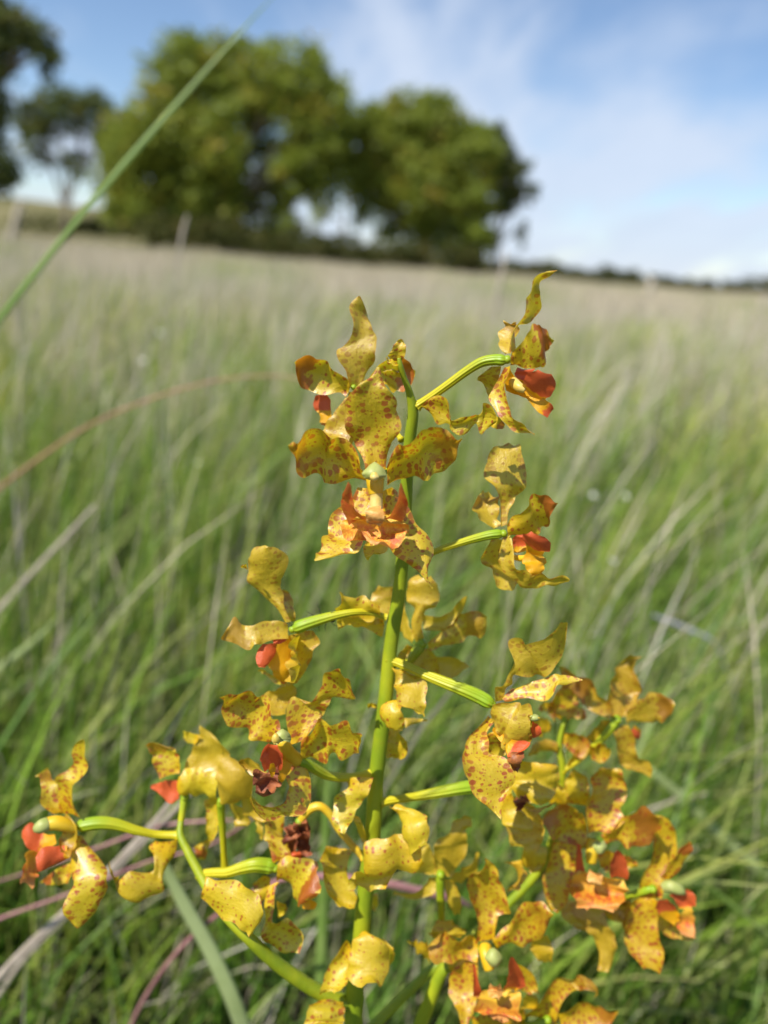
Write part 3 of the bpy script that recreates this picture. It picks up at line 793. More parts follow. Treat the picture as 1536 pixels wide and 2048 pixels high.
class Flower:
    """a part of the orchid: a small receptacle mesh that carries sepals, petals, lip and column as sub-parts"""
    def __init__(s, T, cx, cy, dy, r=7, ped=None, pr=0.05, mat='pedicel', label=None):
        s.T, s.dy = T, dy
        px, py = src(T, cx, cy)
        Yc = Y0 + warp(py, dy) / 1000
        c = np.array(at(px, py, Yc)); s.c = c; s.px, s.py = px, py
        rr = r * depth(px, py, Yc) / FPX
        n = 5
        P = np.array([c + np.array((0, (i - 2) * rr * .55, 0)) for i in range(n)])
        V, F = tube_geo(P, np.array([.45, .9, 1, .9, .45]) * rr, 10)
        par = np.zeros((len(V), 3)); par[:, 0] = 1
        s.o = mesh_obj('flower', V, F, M['pedicel'], orchid, tuple(c), attrs={'par': par})
        if label: s.o['label'] = label
        if ped:
            x0_, y0_, d0_, w0_ = ped[0]; x1_, y1_, d1_, w1_ = ped[1]
            ped = [(x0_, y0_, d0_, w0_ * 1.55), (x0_ + (x1_ - x0_) * .22, y0_ + (y1_ - y0_) * .22, d0_ + (d1_ - d0_) * .22, w0_ * 1.08)] + list(ped[1:])
            (xa, ya, da, wa), (xb, yb, db, wb) = ped[-2], ped[-1]
            L_ = math.hypot(xb - xa, yb - ya) + 1e-6
            ped = ped[:-1] + [(xb - (xb - xa) / L_ * wb * .35, yb - (yb - ya) / L_ * wb * .35, db, wb * .95), (xb + (xb - xa) / L_ * wb * .1, yb + (yb - ya) / L_ * wb * .1, db, wb * .35)]
            pts = [(*src(T, x, y), d + dy, w * 0.94 / T[2]) for (x, y, d, w) in ped]
            px_tube('pedicel', pts, M[mat], s.o, 6, 36, pr * 1.3, 9, origin=tuple(c))
    def p(s, ribs, d0=0, d1=0, name='petal', **kw):
        return petal(name, s.T, ribs, s.dy + d0, s.dy + d1, s.o, **kw)
    def s(s, ribs, d0=0, d1=0, **kw):
        return s.p(ribs, d0, d1, name='sepal', **kw)
    def lobe(s, ribs, d0=0, d1=0, yl=0.25, mid=0.0, name='lip_lobe', wav=0.5, **kw):
        return s.p(ribs, d0, d1, name=name, mat='lip', spot=yl, blotch=mid, wav=wav, **kw)
    def tube(s, name, pts, mat, ridge=0.0, nr=6):
        pts = [(*src(s.T, x, y), d + s.dy, w / s.T[2]) for (x, y, d, w) in pts]
        return px_tube(name, pts, M[mat], s.o, 5, 14, ridge, nr, origin=tuple(s.c))
    def blob(s, name, x, y, d, rx, ry, mat, lump=0.0, nl=7, rz=None, flat=0.0):
        px, py = src(s.T, x, y); Y = Y0 + warp(py, s.dy + d) / 1000
        c = np.array(at(px, py, Y)); k = depth(px, py, Y) / FPX / s.T[2]
        V, F = [], []; nu, nv = 20, 12
        right, up, out = np.array(cr), np.array(cu), -np.array(fwd)
        rz = rz if rz is not None else 0.5 * (rx + ry)
        for i in range(nv + 1):
            th = math.pi * i / nv
            for j in range(nu):
                ph = 2 * math.pi * j / nu
                q = 1 + lump * math.cos(nl * ph) * math.sin(th) ** 2 + lump * .6 * math.sin(3 * th + 2 * ph)
                yy = math.cos(th) * ry
                yy = yy * (1 - flat) if yy < 0 else yy
                V.append(c + k * (right * rx * q * math.sin(th) * math.cos(ph) + out * rz * q * math.sin(th) * math.sin(ph) + up * yy))
        for i in range(nv):
            for j in range(nu):
                F.append((i * nu + j, (i + 1) * nu + j, (i + 1) * nu + (j + 1) % nu, i * nu + (j + 1) % nu))
        return mesh_obj(name, V, F, M[mat], s.o, tuple(s.c))


def bract(T, ribs, d0, d1, **kw):
    kw.setdefault('spot', 0.55); kw['spot'] = max(kw['spot'], 0.4)
    return petal('bract', T, ribs, d0, d1, orchid, **kw)


# --- flower facing the camera at the top of the spike
A = Flower(T1, 690, 1290, -22, 7, ped=[(880, 1120, 20, 26), (840, 1190, 16, 28), (760, 1270, 10, 34), (692, 1290, 3, 40)])
A.s([(628, 1255, 768, 1255), (610, 1165, 775, 1150), (558, 1085, 810, 1075), (508, 1000, 862, 975), (494, 900, 845, 890), (512, 800, 832, 800), (560, 715, 775, 715), (655, 645, 742, 640), (705, 575, 722, 570)], 0, -7, tilt=1.5, cup=.08, bulge=2)
A.p([(630, 1345, 600, 1225), (520, 1345, 545, 1130), (430, 1335, 470, 1070), (365, 1354, 400, 1055), (325, 1300, 320, 1003), (235, 1312, 255, 1020), (180, 1282, 190, 1060), (150, 1180, 145, 1085), (122, 1106, 118, 1094)], -1, -9, tilt=-6, cup=.20, blotch=.55)
A.p([(772, 1230, 775, 1350), (830, 1130, 865, 1345), (890, 1088, 950, 1332), (975, 1062, 1030, 1328), (1045, 1005, 1085, 1285), (1110, 985, 1175, 1275), (1185, 1030, 1225, 1195), (1245, 1052, 1245, 1092), (1266, 1045, 1268, 1052)], -1, -9, tilt=7, cup=.20, blotch=.55)
A.s([(690, 1380, 575, 1370), (675, 1500, 545, 1460), (660, 1600, 432, 1545), (655, 1690, 385, 1620), (640, 1740, 385, 1705), (590, 1795, 346, 1720), (500, 1808, 338, 1790), (400, 1845, 312, 1838), (297, 1856, 290, 1848)], 3, -8, tilt=5, cup=-.05)
A.s([(800, 1365, 735, 1400), (850, 1410, 745, 1500), (925, 1510, 750, 1600), (965, 1610, 760, 1690), (1050, 1685, 785, 1755), (1082, 1765, 850, 1825), (1068, 1840, 920, 1875), (1040, 1920, 975, 1905), (1045, 1975, 1015, 1965), (1080, 2035, 1070, 2042)], 3, -2, tilt=-3, cup=-.1)
A.s([(800, 1730, 640, 1720), (770, 1790, 618, 1790), (680, 1815, 628, 1825), (648, 1852, 640, 1850)], 8, 6, spot=.4)
A.tube('column', [(692, 1262, -2, 110), (693, 1320, -5, 118), (697, 1380, -6, 107), (701, 1415, -6.6, 92)], 'column')
A.tube('column_foot', [(700, 1405, -6.5, 91), (702, 1440, -7, 84), (702, 1520, -8.5, 90)], 'cream')
A.p([(655, 1322, 722, 1322), (618, 1302, 760, 1302), (610, 1272, 766, 1272), (640, 1236, 742, 1236), (676, 1210, 706, 1210)], -11, -7, name='anther_cap', mat='anther', cup=-.3, wav=.4, tilt=0)
A.p([(672, 1322, 706, 1322), (660, 1300, 718, 1300), (676, 1268, 702, 1268)], -14.2, -14, name='pollinium', mat='cream', cup=-.3, wav=.3, tilt=0)
A.lobe([(525, 1610, 650, 1590), (490, 1545, 600, 1550), (470, 1475, 562, 1500), (478, 1425, 548, 1440), (498, 1375, 538, 1375), (514, 1335, 522, 1335)], -11, -17, yl=-.3, mid=.4, tilt=-3, cup=.15)
A.lobe([(740, 1590, 865, 1600), (790, 1550, 892, 1550), (820, 1500, 908, 1490), (845, 1440, 905, 1450), (852, 1390, 887, 1400), (860, 1340, 869, 1345)], -11, -17, yl=-.3, mid=.4, tilt=3, cup=.15)
A.lobe([(780, 1545, 600, 1545), (860, 1580, 535, 1580), (908, 1612, 468, 1615), (905, 1680, 485, 1655), (850, 1722, 580, 1690), (760, 1725, 640, 1712), (700, 1745, 665, 1745)], -8, -18, mid=1.0, name='lip', tilt=0, cup=.05, wav=1.3)
A.p([(732, 1498, 658, 1498), (752, 1535, 634, 1535), (752, 1585, 636, 1585), (728, 1620, 664, 1620)], -12, -15, name='callus', mat='callus', cup=-.14, wav=1.5, tilt=0)

# --- flower seen from behind at the very top, left of the stem
B = Flower(T1, 553, 708, 12, 6, ped=[(868, 1055, -10, 34), (800, 960, -2, 34), (700, 820, 0, 36), (553, 708, 0, 40)])
B.s([(530, 715, 612, 700), (498, 600, 645, 610), (452, 525, 690, 545), (448, 462, 695, 470), (490, 430, 702, 400), (538, 375, 708, 368), (548, 300, 672, 325), (530, 195, 664, 268), (542, 150, 640, 200), (586, 103, 598, 110)], 1, 3, back=True, tilt=5, cup=.1, spot=.9)
B.p([(500, 770, 535, 690), (440, 745, 500, 640), (350, 748, 420, 590), (270, 730, 362, 535), (200, 692, 270, 500), (175, 620, 190, 515), (165, 560, 160, 540)], -1, -5, tilt=-5, cup=.16, spot=.6, blotch=1)
B.p([(660, 640, 690, 720), (725, 550, 760, 680), (790, 525, 800, 732), (870, 515, 860, 730), (932, 550, 925, 700), (960, 600, 955, 640)], 2, 4, tilt=4, cup=.18, spot=.5, blotch=1)
B.s([(565, 775, 505, 770), (545, 900, 440, 850), (535, 1000, 390, 915), (512, 1062, 345, 978), (430, 1052, 322, 1008), (362, 1042, 330, 1022)], 0, -6, back=True, tilt=4, spot=.9)
B.s([(580, 740, 520, 740), (600, 900, 500, 900), (560, 1040, 490, 1040), (530, 1110, 510, 1110)], 3, 8, back=True)
B.lobe([(330, 940, 400, 950), (330, 890, 410, 900), (300, 860, 402, 850), (288, 810, 402, 800), (305, 760, 380, 760)], 6, 8, yl=.45)
B.lobe([(400, 960, 330, 935), (390, 985, 340, 955)], 7, 8, mid=1, name='lip')

# --- top tip of the spike with its last tiny bracts
bract(T1, [(820, 545, 870, 540), (778, 508, 885, 520), (800, 470, 898, 460), (820, 425, 893, 420), (850, 393, 872, 392)], -5, -8, spot=1.2, cup=.25)
bract(T1, [(870, 640, 855, 605), (800, 640, 815, 590), (755, 625, 765, 598), (735, 605, 740, 598)], -5, -9, spot=1.0, cup=.2)
bract(T1, [(850, 560, 830, 530), (790, 545, 790, 515), (770, 515, 775, 505)], -6, -9, spot=.3)

# --- highest flower on the right, seen from the side
C = Flower(T2, 830, 850, -8, 9, ped=[(62, 1245, 6, 72), (190, 1160, 5, 72), (330, 1060, 4, 74), (480, 950, 3, 78), (610, 872, 2, 86), (720, 852, 1, 94), (822, 858, 0, 100)], pr=.06)
C.s([(850, 800, 900, 780), (885, 660, 940, 590), (930, 545, 1000, 548), (985, 440, 1095, 490), (1035, 330, 1138, 400), (1038, 265, 1092, 275), (1078, 180, 1130, 215), (1150, 113, 1190, 140), (1253, 86, 1258, 93)], 0, -6, back=True, tilt=8, cup=.2, spot=.7)
C.p([(785, 805, 845, 790), (758, 720, 870, 700), (746, 630, 900, 620), (778, 560, 918, 555), (798, 500, 880, 510)], 3, 10, back=True, tilt=-8, cup=.3, spot=.5, blotch=1)
C.p([(868, 790, 860, 895), (930, 730, 960, 918), (990, 655, 1062, 912), (1035, 570, 1125, 905), (1080, 545, 1162, 800), (1130, 562, 1195, 740), (1195, 655, 1228, 690)], -2, -9, tilt=3, cup=-.12, spot=.7, blotch=1)
C.s([(855, 900, 825, 920), (845, 980, 760, 1012), (830, 1080, 690, 1110), (826, 1190, 692, 1180), (850, 1270, 740, 1275), (890, 1340, 790, 1370), (960, 1400, 868, 1440), (1020, 1438, 960, 1468), (1066, 1492, 1056, 1480)], -2, -8, tilt=6, cup=.1)
C.s([(775, 905, 690, 910), (762, 1000, 600, 990), (740, 1075, 578, 1030), (712, 1115, 640, 1090), (700, 1200, 655, 1130), (692, 1245, 678, 1200)], 4, 10, back=True)
C.lobe([(905, 1030, 1010, 1030), (898, 970, 1045, 965), (918, 912, 1075, 918)], 2, 4, yl=-.2, tilt=3)
C.lobe([(845, 920, 832, 1118), (900, 1000, 880, 1140), (975, 1040, 955, 1165), (1040, 1090, 1010, 1190), (1130, 1170, 1060, 1262), (1200, 1228, 1120, 1315), (1228, 1272, 1180, 1348)], -1, -6, yl=.8, name='lip', cup=.2, wav=.9)
C.lobe([(985, 1160, 1140, 1205), (963, 1070, 1160, 1180), (978, 1005, 1222, 1130), (1020, 960, 1242, 1045), (1090, 936, 1205, 968)], -4, -9, yl=.28, tilt=2, cup=-.14)
C.tube('column', [(880, 1040, 0, 90), (930, 1085, -3, 85), (985, 1110, -4, 60)], 'cream')
bract(T2, [(98, 1238, 92, 1250), (200, 1178, 180, 1330), (290, 1178, 232, 1405), (335, 1245, 300, 1405), (350, 1370, 325, 1440), (450, 1358, 400, 1492), (540, 1322, 500, 1480), (588, 1330, 565, 1400), (602, 1238, 605, 1484), (690, 1250, 650, 1450), (738, 1325, 722, 1385)], -4, -12, cup=.22, tilt=3, spot=.9)
bract(T2, [(720, 1330, 690, 1420), (770, 1350, 740, 1445), (815, 1410, 800, 1440)], -6, -4, blotch=1, spot=1)

# --- second flower on the right, seen from behind
D = Flower(T3, 755, 935, -4, 8, ped=[(60, 1135, 4, 56), (180, 1080, 3, 60), (330, 1030, 2, 66), (480, 985, 1, 76), (620, 950, 0, 86), (745, 935, 0, 92)], pr=.06)
D.s([(728, 875, 785, 855), (728, 720, 800, 720), (718, 620, 850, 640), (645, 500, 912, 560), (583, 420, 950, 470), (600, 290, 940, 340), (640, 193, 905, 200), (740, 143, 865, 152), (800, 117, 822, 120)], 1, 7, back=True, cup=-.08, tilt=2, spot=.95)
D.p([(670, 895, 720, 870), (598, 840, 725, 800), (518, 770, 722, 720), (497, 680, 716, 640), (530, 590, 692, 590), (568, 543, 622, 552)], 2, 8, back=True, tilt=6, cup=.3, blotch=.8, spot=.5)
D.p([(785, 850, 795, 952), (860, 770, 920, 942), (940, 690, 1042, 930), (983, 615, 1100, 870), (1060, 560, 1165, 862), (1130, 590, 1200, 750), (1200, 642, 1225, 690), (1248, 657, 1246, 665)], -1, -8, tilt=4, cup=-.12, blotch=1, spot=.6)
D.s([(800, 950, 750, 970), (832, 1080, 705, 1130), (852, 1200, 690, 1200), (885, 1262, 750, 1290), (960, 1290, 860, 1370), (1030, 1335, 918, 1437), (1110, 1308, 1040, 1442), (1172, 1350, 1138, 1392), (1275, 1328, 1210, 1434), (1352, 1355, 1346, 1372)], -1, -8, back=True, tilt=4, cup=.14, spot=.7)
D.s([(745, 985, 640, 990), (720, 1080, 568, 1100), (740, 1180, 548, 1190), (765, 1260, 640, 1250), (855, 1320, 668, 1330), (862, 1390, 680, 1400), (840, 1452, 730, 1442)], 3, 5, back=True, spot=.6)
D.lobe([(850, 1110, 960, 1090), (838, 1040, 968, 1040), (836, 980, 960, 985), (880, 945, 930, 948)], 2, 4, yl=.25)
D.lobe([(958, 1110, 1080, 1130), (960, 1050, 1130, 1110), (928, 980, 1172, 1090), (938, 940, 1178, 1030), (1010, 926, 1120, 960)], -3, -8, yl=.3, cup=-.12)
D.lobe([(1110, 1100, 970, 1080), (1120, 1160, 930, 1190), (1142, 1195, 950, 1240), (1115, 1240, 985, 1290), (1100, 1310, 1030, 1320), (1085, 1340, 1060, 1340)], -3, -6, yl=.85, name='lip', wav=.9, cup=-.1)
D.tube('column', [(850, 1150, 1, 50), (920, 1160, -1, 56), (990, 1140, -3, 44)], 'column')

# --- flower on the left at mid height, turned away
E = Flower(T4, 668, 800, -6, 8, ped=[(1425, 705, 6, 44), (1300, 668, 5, 46), (1180, 662, 3, 52), (1040, 685, 2, 66), (900, 722, 1, 84), (780, 760, 0, 96), (672, 800, 0, 102)], pr=.08)
E.s([(595, 745, 655, 740), (540, 640, 610, 640), (430, 548, 578, 540), (335, 470, 558, 470), (305, 385, 582, 390), (298, 290, 615, 275), (318, 215, 570, 188), (348, 162, 500, 138), (415, 128, 450, 124)], 0, -5, back=True, cup=-.12, tilt=-3, spot=.6)
E.s([(306, 320, 300, 275), (275, 315, 275, 285), (252, 302, 252, 292)], -4, -7)
E.p([(640, 880, 632, 760), (530, 882, 540, 733), (430, 917, 440, 737), (370, 925, 340, 770), (310, 964, 268, 765), (220, 922, 196, 706), (150, 897, 150, 785), (94, 881, 90, 872)], -1, -9, back=True, cup=.12, tilt=4, blotch=.8, spot=.5)
E.p([(645, 745, 692, 740), (602, 620, 688, 640), (570, 540, 662, 540), (572, 485, 622, 490)], 3, 7, back=True, blotch=1, spot=.8)
E.s([(720, 815, 670, 850), (835, 808, 690, 950), (878, 900, 690, 1020), (850, 980, 690, 1080), (800, 1085, 660, 1140), (740, 1180, 650, 1205), (700, 1245, 660, 1242)], 1, 6, back=True, spot=.8, cup=-.1)
E.s([(690, 840, 645, 850), (690, 940, 650, 950), (698, 1030, 658, 1030), (692, 1120, 650, 1130), (675, 1230, 640, 1230)], -3, -6, back=True, tilt=14, spot=.3)
E.lobe([(650, 870, 520, 930), (662, 1000, 450, 1060), (650, 1100, 505, 1140), (640, 1200, 515, 1180), (610, 1245, 560, 1222)], -1, 1, yl=.9, name='lip', cup=-.1)
E.lobe([(535, 905, 430, 920), (530, 1000, 378, 990), (470, 1085, 378, 1072), (440, 1115, 398, 1108)], -3, -7, yl=-.3, cup=-.15)
E.lobe([(625, 858, 505, 890), (600, 955, 530, 935)], 2, 3, yl=-.3)
E.s([(612, 1262, 620, 1210), (540, 1243, 560, 1180), (470, 1192, 490, 1170), (430, 1152, 440, 1130), (384, 1142, 390, 1130)], 2, 5, back=True, spot=.5)
bract(R4, [(460, 430, 450, 350), (380, 395, 372, 290), (300, 412, 330, 268), (200, 416, 250, 254), (140, 402, 140, 250), (68, 382, 92, 205), (66, 350, 108, 200)], -1, -5, cup=-.1, spot=.2)
bract(R4, [(482, 480, 470, 400), (300, 500, 300, 400), (90, 490, 90, 400)], 4, 4, spot=.2)
bract(R4, [(475, 610, 482, 445), (350, 542, 380, 480), (250, 532, 270, 440), (180, 502, 180, 430), (75, 542, 66, 450)], 2, -2, cup=.2, spot=.4)

# --- open flower left of the stem with a withered lip
Fl = Flower(T5, 740, 850, -14, 8, ped=[(1410, 955, 14, 74), (1290, 990, 12, 74), (1150, 1002, 9, 76), (1010, 985, 6, 80), (900, 930, 3, 88), (820, 880, 1, 92), (750, 850, 0, 90)], pr=.05, label='open flower with a withered brown lip')
Fl.s([(690, 725, 800, 690), (668, 600, 902, 550), (646, 450, 970, 470), (700, 345, 990, 430), (800, 388, 1012, 355), (900, 320, 1065, 330), (950, 230, 1190, 362), (975, 130, 1240, 320), (1030, 88, 1195, 240), (1090, 105, 1150, 160)], 0, -9, cup=.08, tilt=3, bulge=-3)
Fl.p([(505, 720, 605, 615), (400, 690, 570, 530), (325, 667, 525, 500), (300, 590, 498, 350), (210, 570, 410, 347), (130, 530, 342, 264), (105, 450, 220, 317), (120, 360, 140, 295), (80, 322, 84, 317)], -1, -8, cup=.12, tilt=-3, blotch=.25)
Fl.p([(775, 720, 770, 850), (850, 640, 870, 868), (920, 543, 985, 884), (1000, 572, 1020, 820), (1080, 550, 1100, 842), (1160, 544, 1200, 852), (1225, 610, 1264, 790), (1258, 660, 1268, 740)], -1, -7, cup=.13, tilt=5, spot=.85)
Fl.s([(800, 885, 720, 890), (848, 990, 630, 950), (860, 1120, 660, 1060), (842, 1230, 665, 1130), (770, 1306, 640, 1200), (640, 1332, 560, 1240), (500, 1366, 420, 1230), (400, 1310, 340, 1150), (340, 1200, 345, 1060)], 1, -9, cup=-.1, tilt=-2)
Fl.s([(480, 960, 440, 930), (430, 990, 330, 830), (330, 960, 260, 850), (260, 900, 245, 870)], 4, 2, spot=.3, blotch=.6, back=True)
Fl.tube('column', [(740, 850, 0, 120), (680, 800, -4, 115), (640, 740, -7, 110), (610, 690, -10, 90)], 'column')
Fl.p([(570, 725, 680, 712), (540, 688, 692, 672), (548, 640, 680, 628), (590, 604, 640, 602)], -14, -12, name='anther_cap', mat='anther', cup=-.35, wav=.3, tilt=2)
Fl.p([(548, 722, 585, 722), (526, 690, 596, 690), (535, 645, 585, 645), (555, 625, 570, 625)], -17, -16, name='pollinium', mat='cream', cup=-.3, wav=.3, tilt=0)
Fl.lobe([(470, 960, 500, 930), (435, 870, 510, 830), (430, 830, 500, 760), (470, 740, 505, 708)], -10, -12, yl=-.4)
Fl.lobe([(500, 960, 610, 940), (490, 830, 620, 850), (485, 760, 610, 770), (500, 712, 570, 725)], -8, -9, yl=-.3)
Fl.lobe([(700, 780, 590, 760), (700, 900, 580, 880), (640, 1020, 575, 960), (610, 1045, 590, 1020)], -5, -8, yl=1.4)
petal('withered_lip', T5, [(580, 890, 450, 930), (585, 960, 380, 950), (580, 1030, 370, 1010), (608, 1062, 388, 1060), (560, 1112, 388, 1130), (480, 1120, 430, 1120)], -24, -27, Fl.o, mat='wither', wav=1.6, cup=.2)
Fl.lobe([(545, 880, 510, 890), (560, 940, 505, 950), (540, 1000, 520, 1000)], -15, -16, yl=1.5)
bract(T5, [(530, 475, 645, 450), (440, 330, 665, 380), (560, 258, 742, 280), (648, 188, 705, 205)], 0, 3, spot=.1, back=True)
bract(R3, [(622, 203, 430, 215), (592, 310, 424, 295), (537, 390, 340, 338), (492, 460, 327, 440), (452, 550, 324, 550), (405, 632, 375, 622)], -4, -8, cup=-.12, spot=.5)
bract(R3, [(520, 500, 465, 480), (562, 620, 490, 565), (572, 695, 540, 690)], -4, -2, spot=.4)

# --- flower right of the stem at mid height, in profile
Gf = Flower(T6, 825, 985, -12, 8, ped=[(60, 650, 12, 66), (190, 702, 10, 66), (330, 765, 7, 72), (470, 822, 4, 82), (600, 872, 2, 94), (720, 925, 1, 102), (825, 985, 0, 98)], pr=.09)
Gf.s([(830, 965, 897, 955), (838, 855, 910, 865), (895, 845, 968, 842), (940, 750, 970, 780), (970, 660, 1010, 757), (953, 540, 1110, 767), (1040, 488, 1182, 764), (1055, 548, 1242, 716), (1160, 515, 1332, 640), (1250, 440, 1364, 500), (1308, 373, 1368, 378)], 0, -8, back=True, cup=-.1, tilt=5, spot=.6, k=6)
Gf.p([(895, 940, 915, 962), (960, 868, 980, 948), (1060, 840, 1080, 932), (1160, 800, 1190, 952), (1250, 768, 1262, 912), (1310, 755, 1302, 840), (1370, 765, 1382, 830), (1482, 800, 1479, 808)], -1, -4, cup=.12, tilt=-5, spot=1.1)
Gf.p([(830, 975, 820, 1105), (920, 953, 850, 1135), (1030, 980, 900, 1200), (1092, 975, 930, 1285), (1140, 1060, 1102, 1255), (1172, 1080, 1110, 1160)], -3, -13, back=True, cup=-.2, tilt=4, spot=.8)
Gf.blob('anther_cap', 1128, 1080, -12, 38, 26, 'anther', 0.05)
Gf.lobe([(1100, 1230, 1110, 1110), (1150, 1222, 1150, 1130), (1185, 1195, 1178, 1160)], -9, -12, yl=-.3)
Gf.lobe([(900, 1200, 920, 1290), (960, 1240, 930, 1340), (1040, 1250, 940, 1370), (1100, 1260, 1020, 1340)], -9, -13, yl=.45, name='lip')
petal('withered_lip_tip', T6, [(1055, 1335, 930, 1355), (1035, 1400, 935, 1400), (1020, 1440, 960, 1445), (1008, 1482, 990, 1478)], -22, -24, Gf.o, mat='dead', wav=2.0, cup=-.2)
Gf.lobe([(830, 1150, 820, 1175), (900, 1180, 860, 1230), (920, 1240, 905, 1280)], -6, -9, yl=1.5)
Gf.s([(830, 1105, 785, 1060), (792, 1172, 720, 1150), (777, 1252, 638, 1240), (800, 1335, 597, 1362), (900, 1370, 605, 1452), (962, 1450, 640, 1542), (972, 1550, 690, 1642), (922, 1632, 760, 1712), (892, 1722, 830, 1767), (886, 1825, 879, 1822)], -2, -10, cup=-.06, tilt=-3, bulge=3)
Gf.s([(840, 1180, 780, 1200), (912, 1260, 775, 1280), (917, 1340, 800, 1330), (870, 1372, 840, 1372)], 3, 6, spot=1.1)
bract(R4, [(645, 895, 556, 880), (765, 960, 590, 962), (868, 1040, 580, 1062), (862, 1150, 600, 1150), (852, 1250, 625, 1222), (848, 1340, 800, 1290)], -3, -8, cup=-.1, spot=.4)
bract(R4, [(612, 1168, 440, 1272), (642, 1262, 470, 1372), (672, 1382, 540, 1432), (650, 1452, 590, 1452)], -6, -8, cup=-.2, spot=.6)
bract(R4, [(662, 1430, 508, 1440), (642, 1500, 503, 1532), (704, 1562, 500, 1642), (692, 1652, 530, 1692), (612, 1708, 580, 1708)], 4, 6, spot=.5)
bract(R4, [(680, 1425, 672, 1335), (780, 1382, 780, 1337), (884, 1362, 884, 1352)], 4, 8, spot=.3)
bract(R4, [(420, 1250, 410, 1205), (370, 1235, 375, 1200), (345, 1265, 350, 1205)], 4, 5, spot=.2)

# --- flower behind the stem, seen from the back
H = Flower(R4, 830, 665, 16, 10, ped=[(600, 1010, -10, 56), (650, 920, -6, 60), (720, 820, -3, 80), (790, 720, -1, 104), (830, 665, 0, 110)])
H.s([(770, 650, 845, 645), (738, 480, 832, 470), (760, 345, 872, 360), (690, 270, 962, 330), (700, 180, 982, 240), (720, 90, 962, 130), (800, 58, 905, 62)], 1, 4, back=True, cup=-.2, spot=.4)
H.s([(830, 400, 850, 545), (960, 425, 1000, 548), (1080, 380, 1080, 540), (1180, 262, 1150, 450), (1245, 234, 1205, 300)], 2, 0, cup=.25, back=True, spot=.3)
H.p([(875, 640, 895, 722), (1000, 560, 1020, 682), (1120, 450, 1160, 642), (1220, 368, 1250, 592), (1330, 366, 1342, 602), (1415, 408, 1402, 545)], -1, 1, back=True, spot=.7, blotch=.7, cup=-.15)
H.p([(735, 670, 765, 600), (650, 600, 700, 470), (600, 500, 660, 330), (580, 400, 640, 270)], 3, 7, back=True, spot=.3, blotch=.4)
H.p([(590, 410, 450, 385), (590, 262, 368, 275), (585, 150, 440, 148)], 8, 10, spot=.5, blotch=.5)
H.s([(745, 690, 690, 680), (740, 780, 610, 770), (700, 840, 640, 830)], 1, 3, back=True, spot=.7)
H.s([(900, 700, 830, 720), (960, 790, 740, 860), (985, 880, 820, 900), (990, 960, 940, 950)], 0, -3, back=True, spot=.7)
H.s([(930, 780, 960, 1000), (1100, 788, 1080, 1002), (1200, 830, 1172, 925), (1258, 868, 1252, 880)], 6, 10, back=True, spot=.2)

# --- flower at the end of the left branch, in profile facing outwards
If = Flower(T7, 462, 742, 0, 8, ped=[(1175, 805, 6, 52), (1020, 798, 5, 54), (880, 770, 3, 64), (740, 728, 2, 80), (620, 718, 1, 92), (470, 742, 0, 92)], pr=.06)
If.s([(368, 645, 482, 695), (345, 500, 442, 590), (333, 410, 436, 460), (400, 348, 502, 425), (455, 280, 550, 300), (443, 188, 522, 220), (508, 133, 516, 140)], 0, -6, tilt=-5, cup=.12, spot=1.1)
If.p([(300, 657, 412, 640), (213, 577, 352, 560), (223, 470, 332, 440), (203, 400, 292, 400), (178, 398, 270, 338)], 1, 4, tilt=4, cup=.1, spot=1.2, blotch=.5)
If.s([(492, 800, 420, 830), (572, 910, 415, 960), (657, 1010, 430, 1080), (676, 1100, 440, 1152), (667, 1210, 400, 1240), (612, 1310, 373, 1300), (572, 1390, 390, 1392), (477, 1454, 465, 1452)], -2, -8, tilt=-3, cup=-.06, bulge=2)
If.s([(412, 1140, 420, 1000), (340, 1152, 330, 1038), (270, 1152, 260, 1090), (213, 1137, 213, 1128)], 3, 8, blotch=1)
If.p([(472, 760, 388, 648), (474, 850, 398, 740), (432, 920, 342, 850), (420, 972, 362, 920)], -2, -4, back=True, blotch=1, spot=1.2)
If.tube('column', [(455, 760, -2, 60), (395, 735, -3, 88), (320, 718, -4, 100), (240, 735, -5, 92), (195, 760, -6, 60)], 'column')
If.tube('anther_cap', [(262, 728, -5, 96), (225, 740, -6, 98), (190, 760, -6, 70), (172, 776, -6, 24)], 'anther')
If.lobe([(310, 800, 330, 860), (230, 790, 200, 930), (150, 715, 130, 900), (85, 770, 85, 820)], 3, 4, yl=.3)
If.lobe([(420, 960, 400, 880), (330, 1000, 330, 880), (250, 1040, 230, 890), (190, 1065, 178, 960)], -5, -10, yl=.1, cup=-.15)
If.lobe([(210, 930, 130, 900), (200, 1030, 105, 970), (190, 1090, 80, 1080), (150, 1170, 70, 1140)], -2, -5, mid=.8, name='lip', wav=1.4)
bract(T7, [(1172, 828, 1000, 850), (1152, 930, 963, 900), (1102, 1010, 1000, 950), (1062, 1100, 1000, 1058), (1078, 1190, 900, 1058), (980, 1242, 842, 1058), (880, 1274, 800, 1088), (780, 1232, 742, 1130), (750, 1150, 702, 1080), (712, 1060, 688, 988)], 4, -4, cup=-.08, spot=.5)

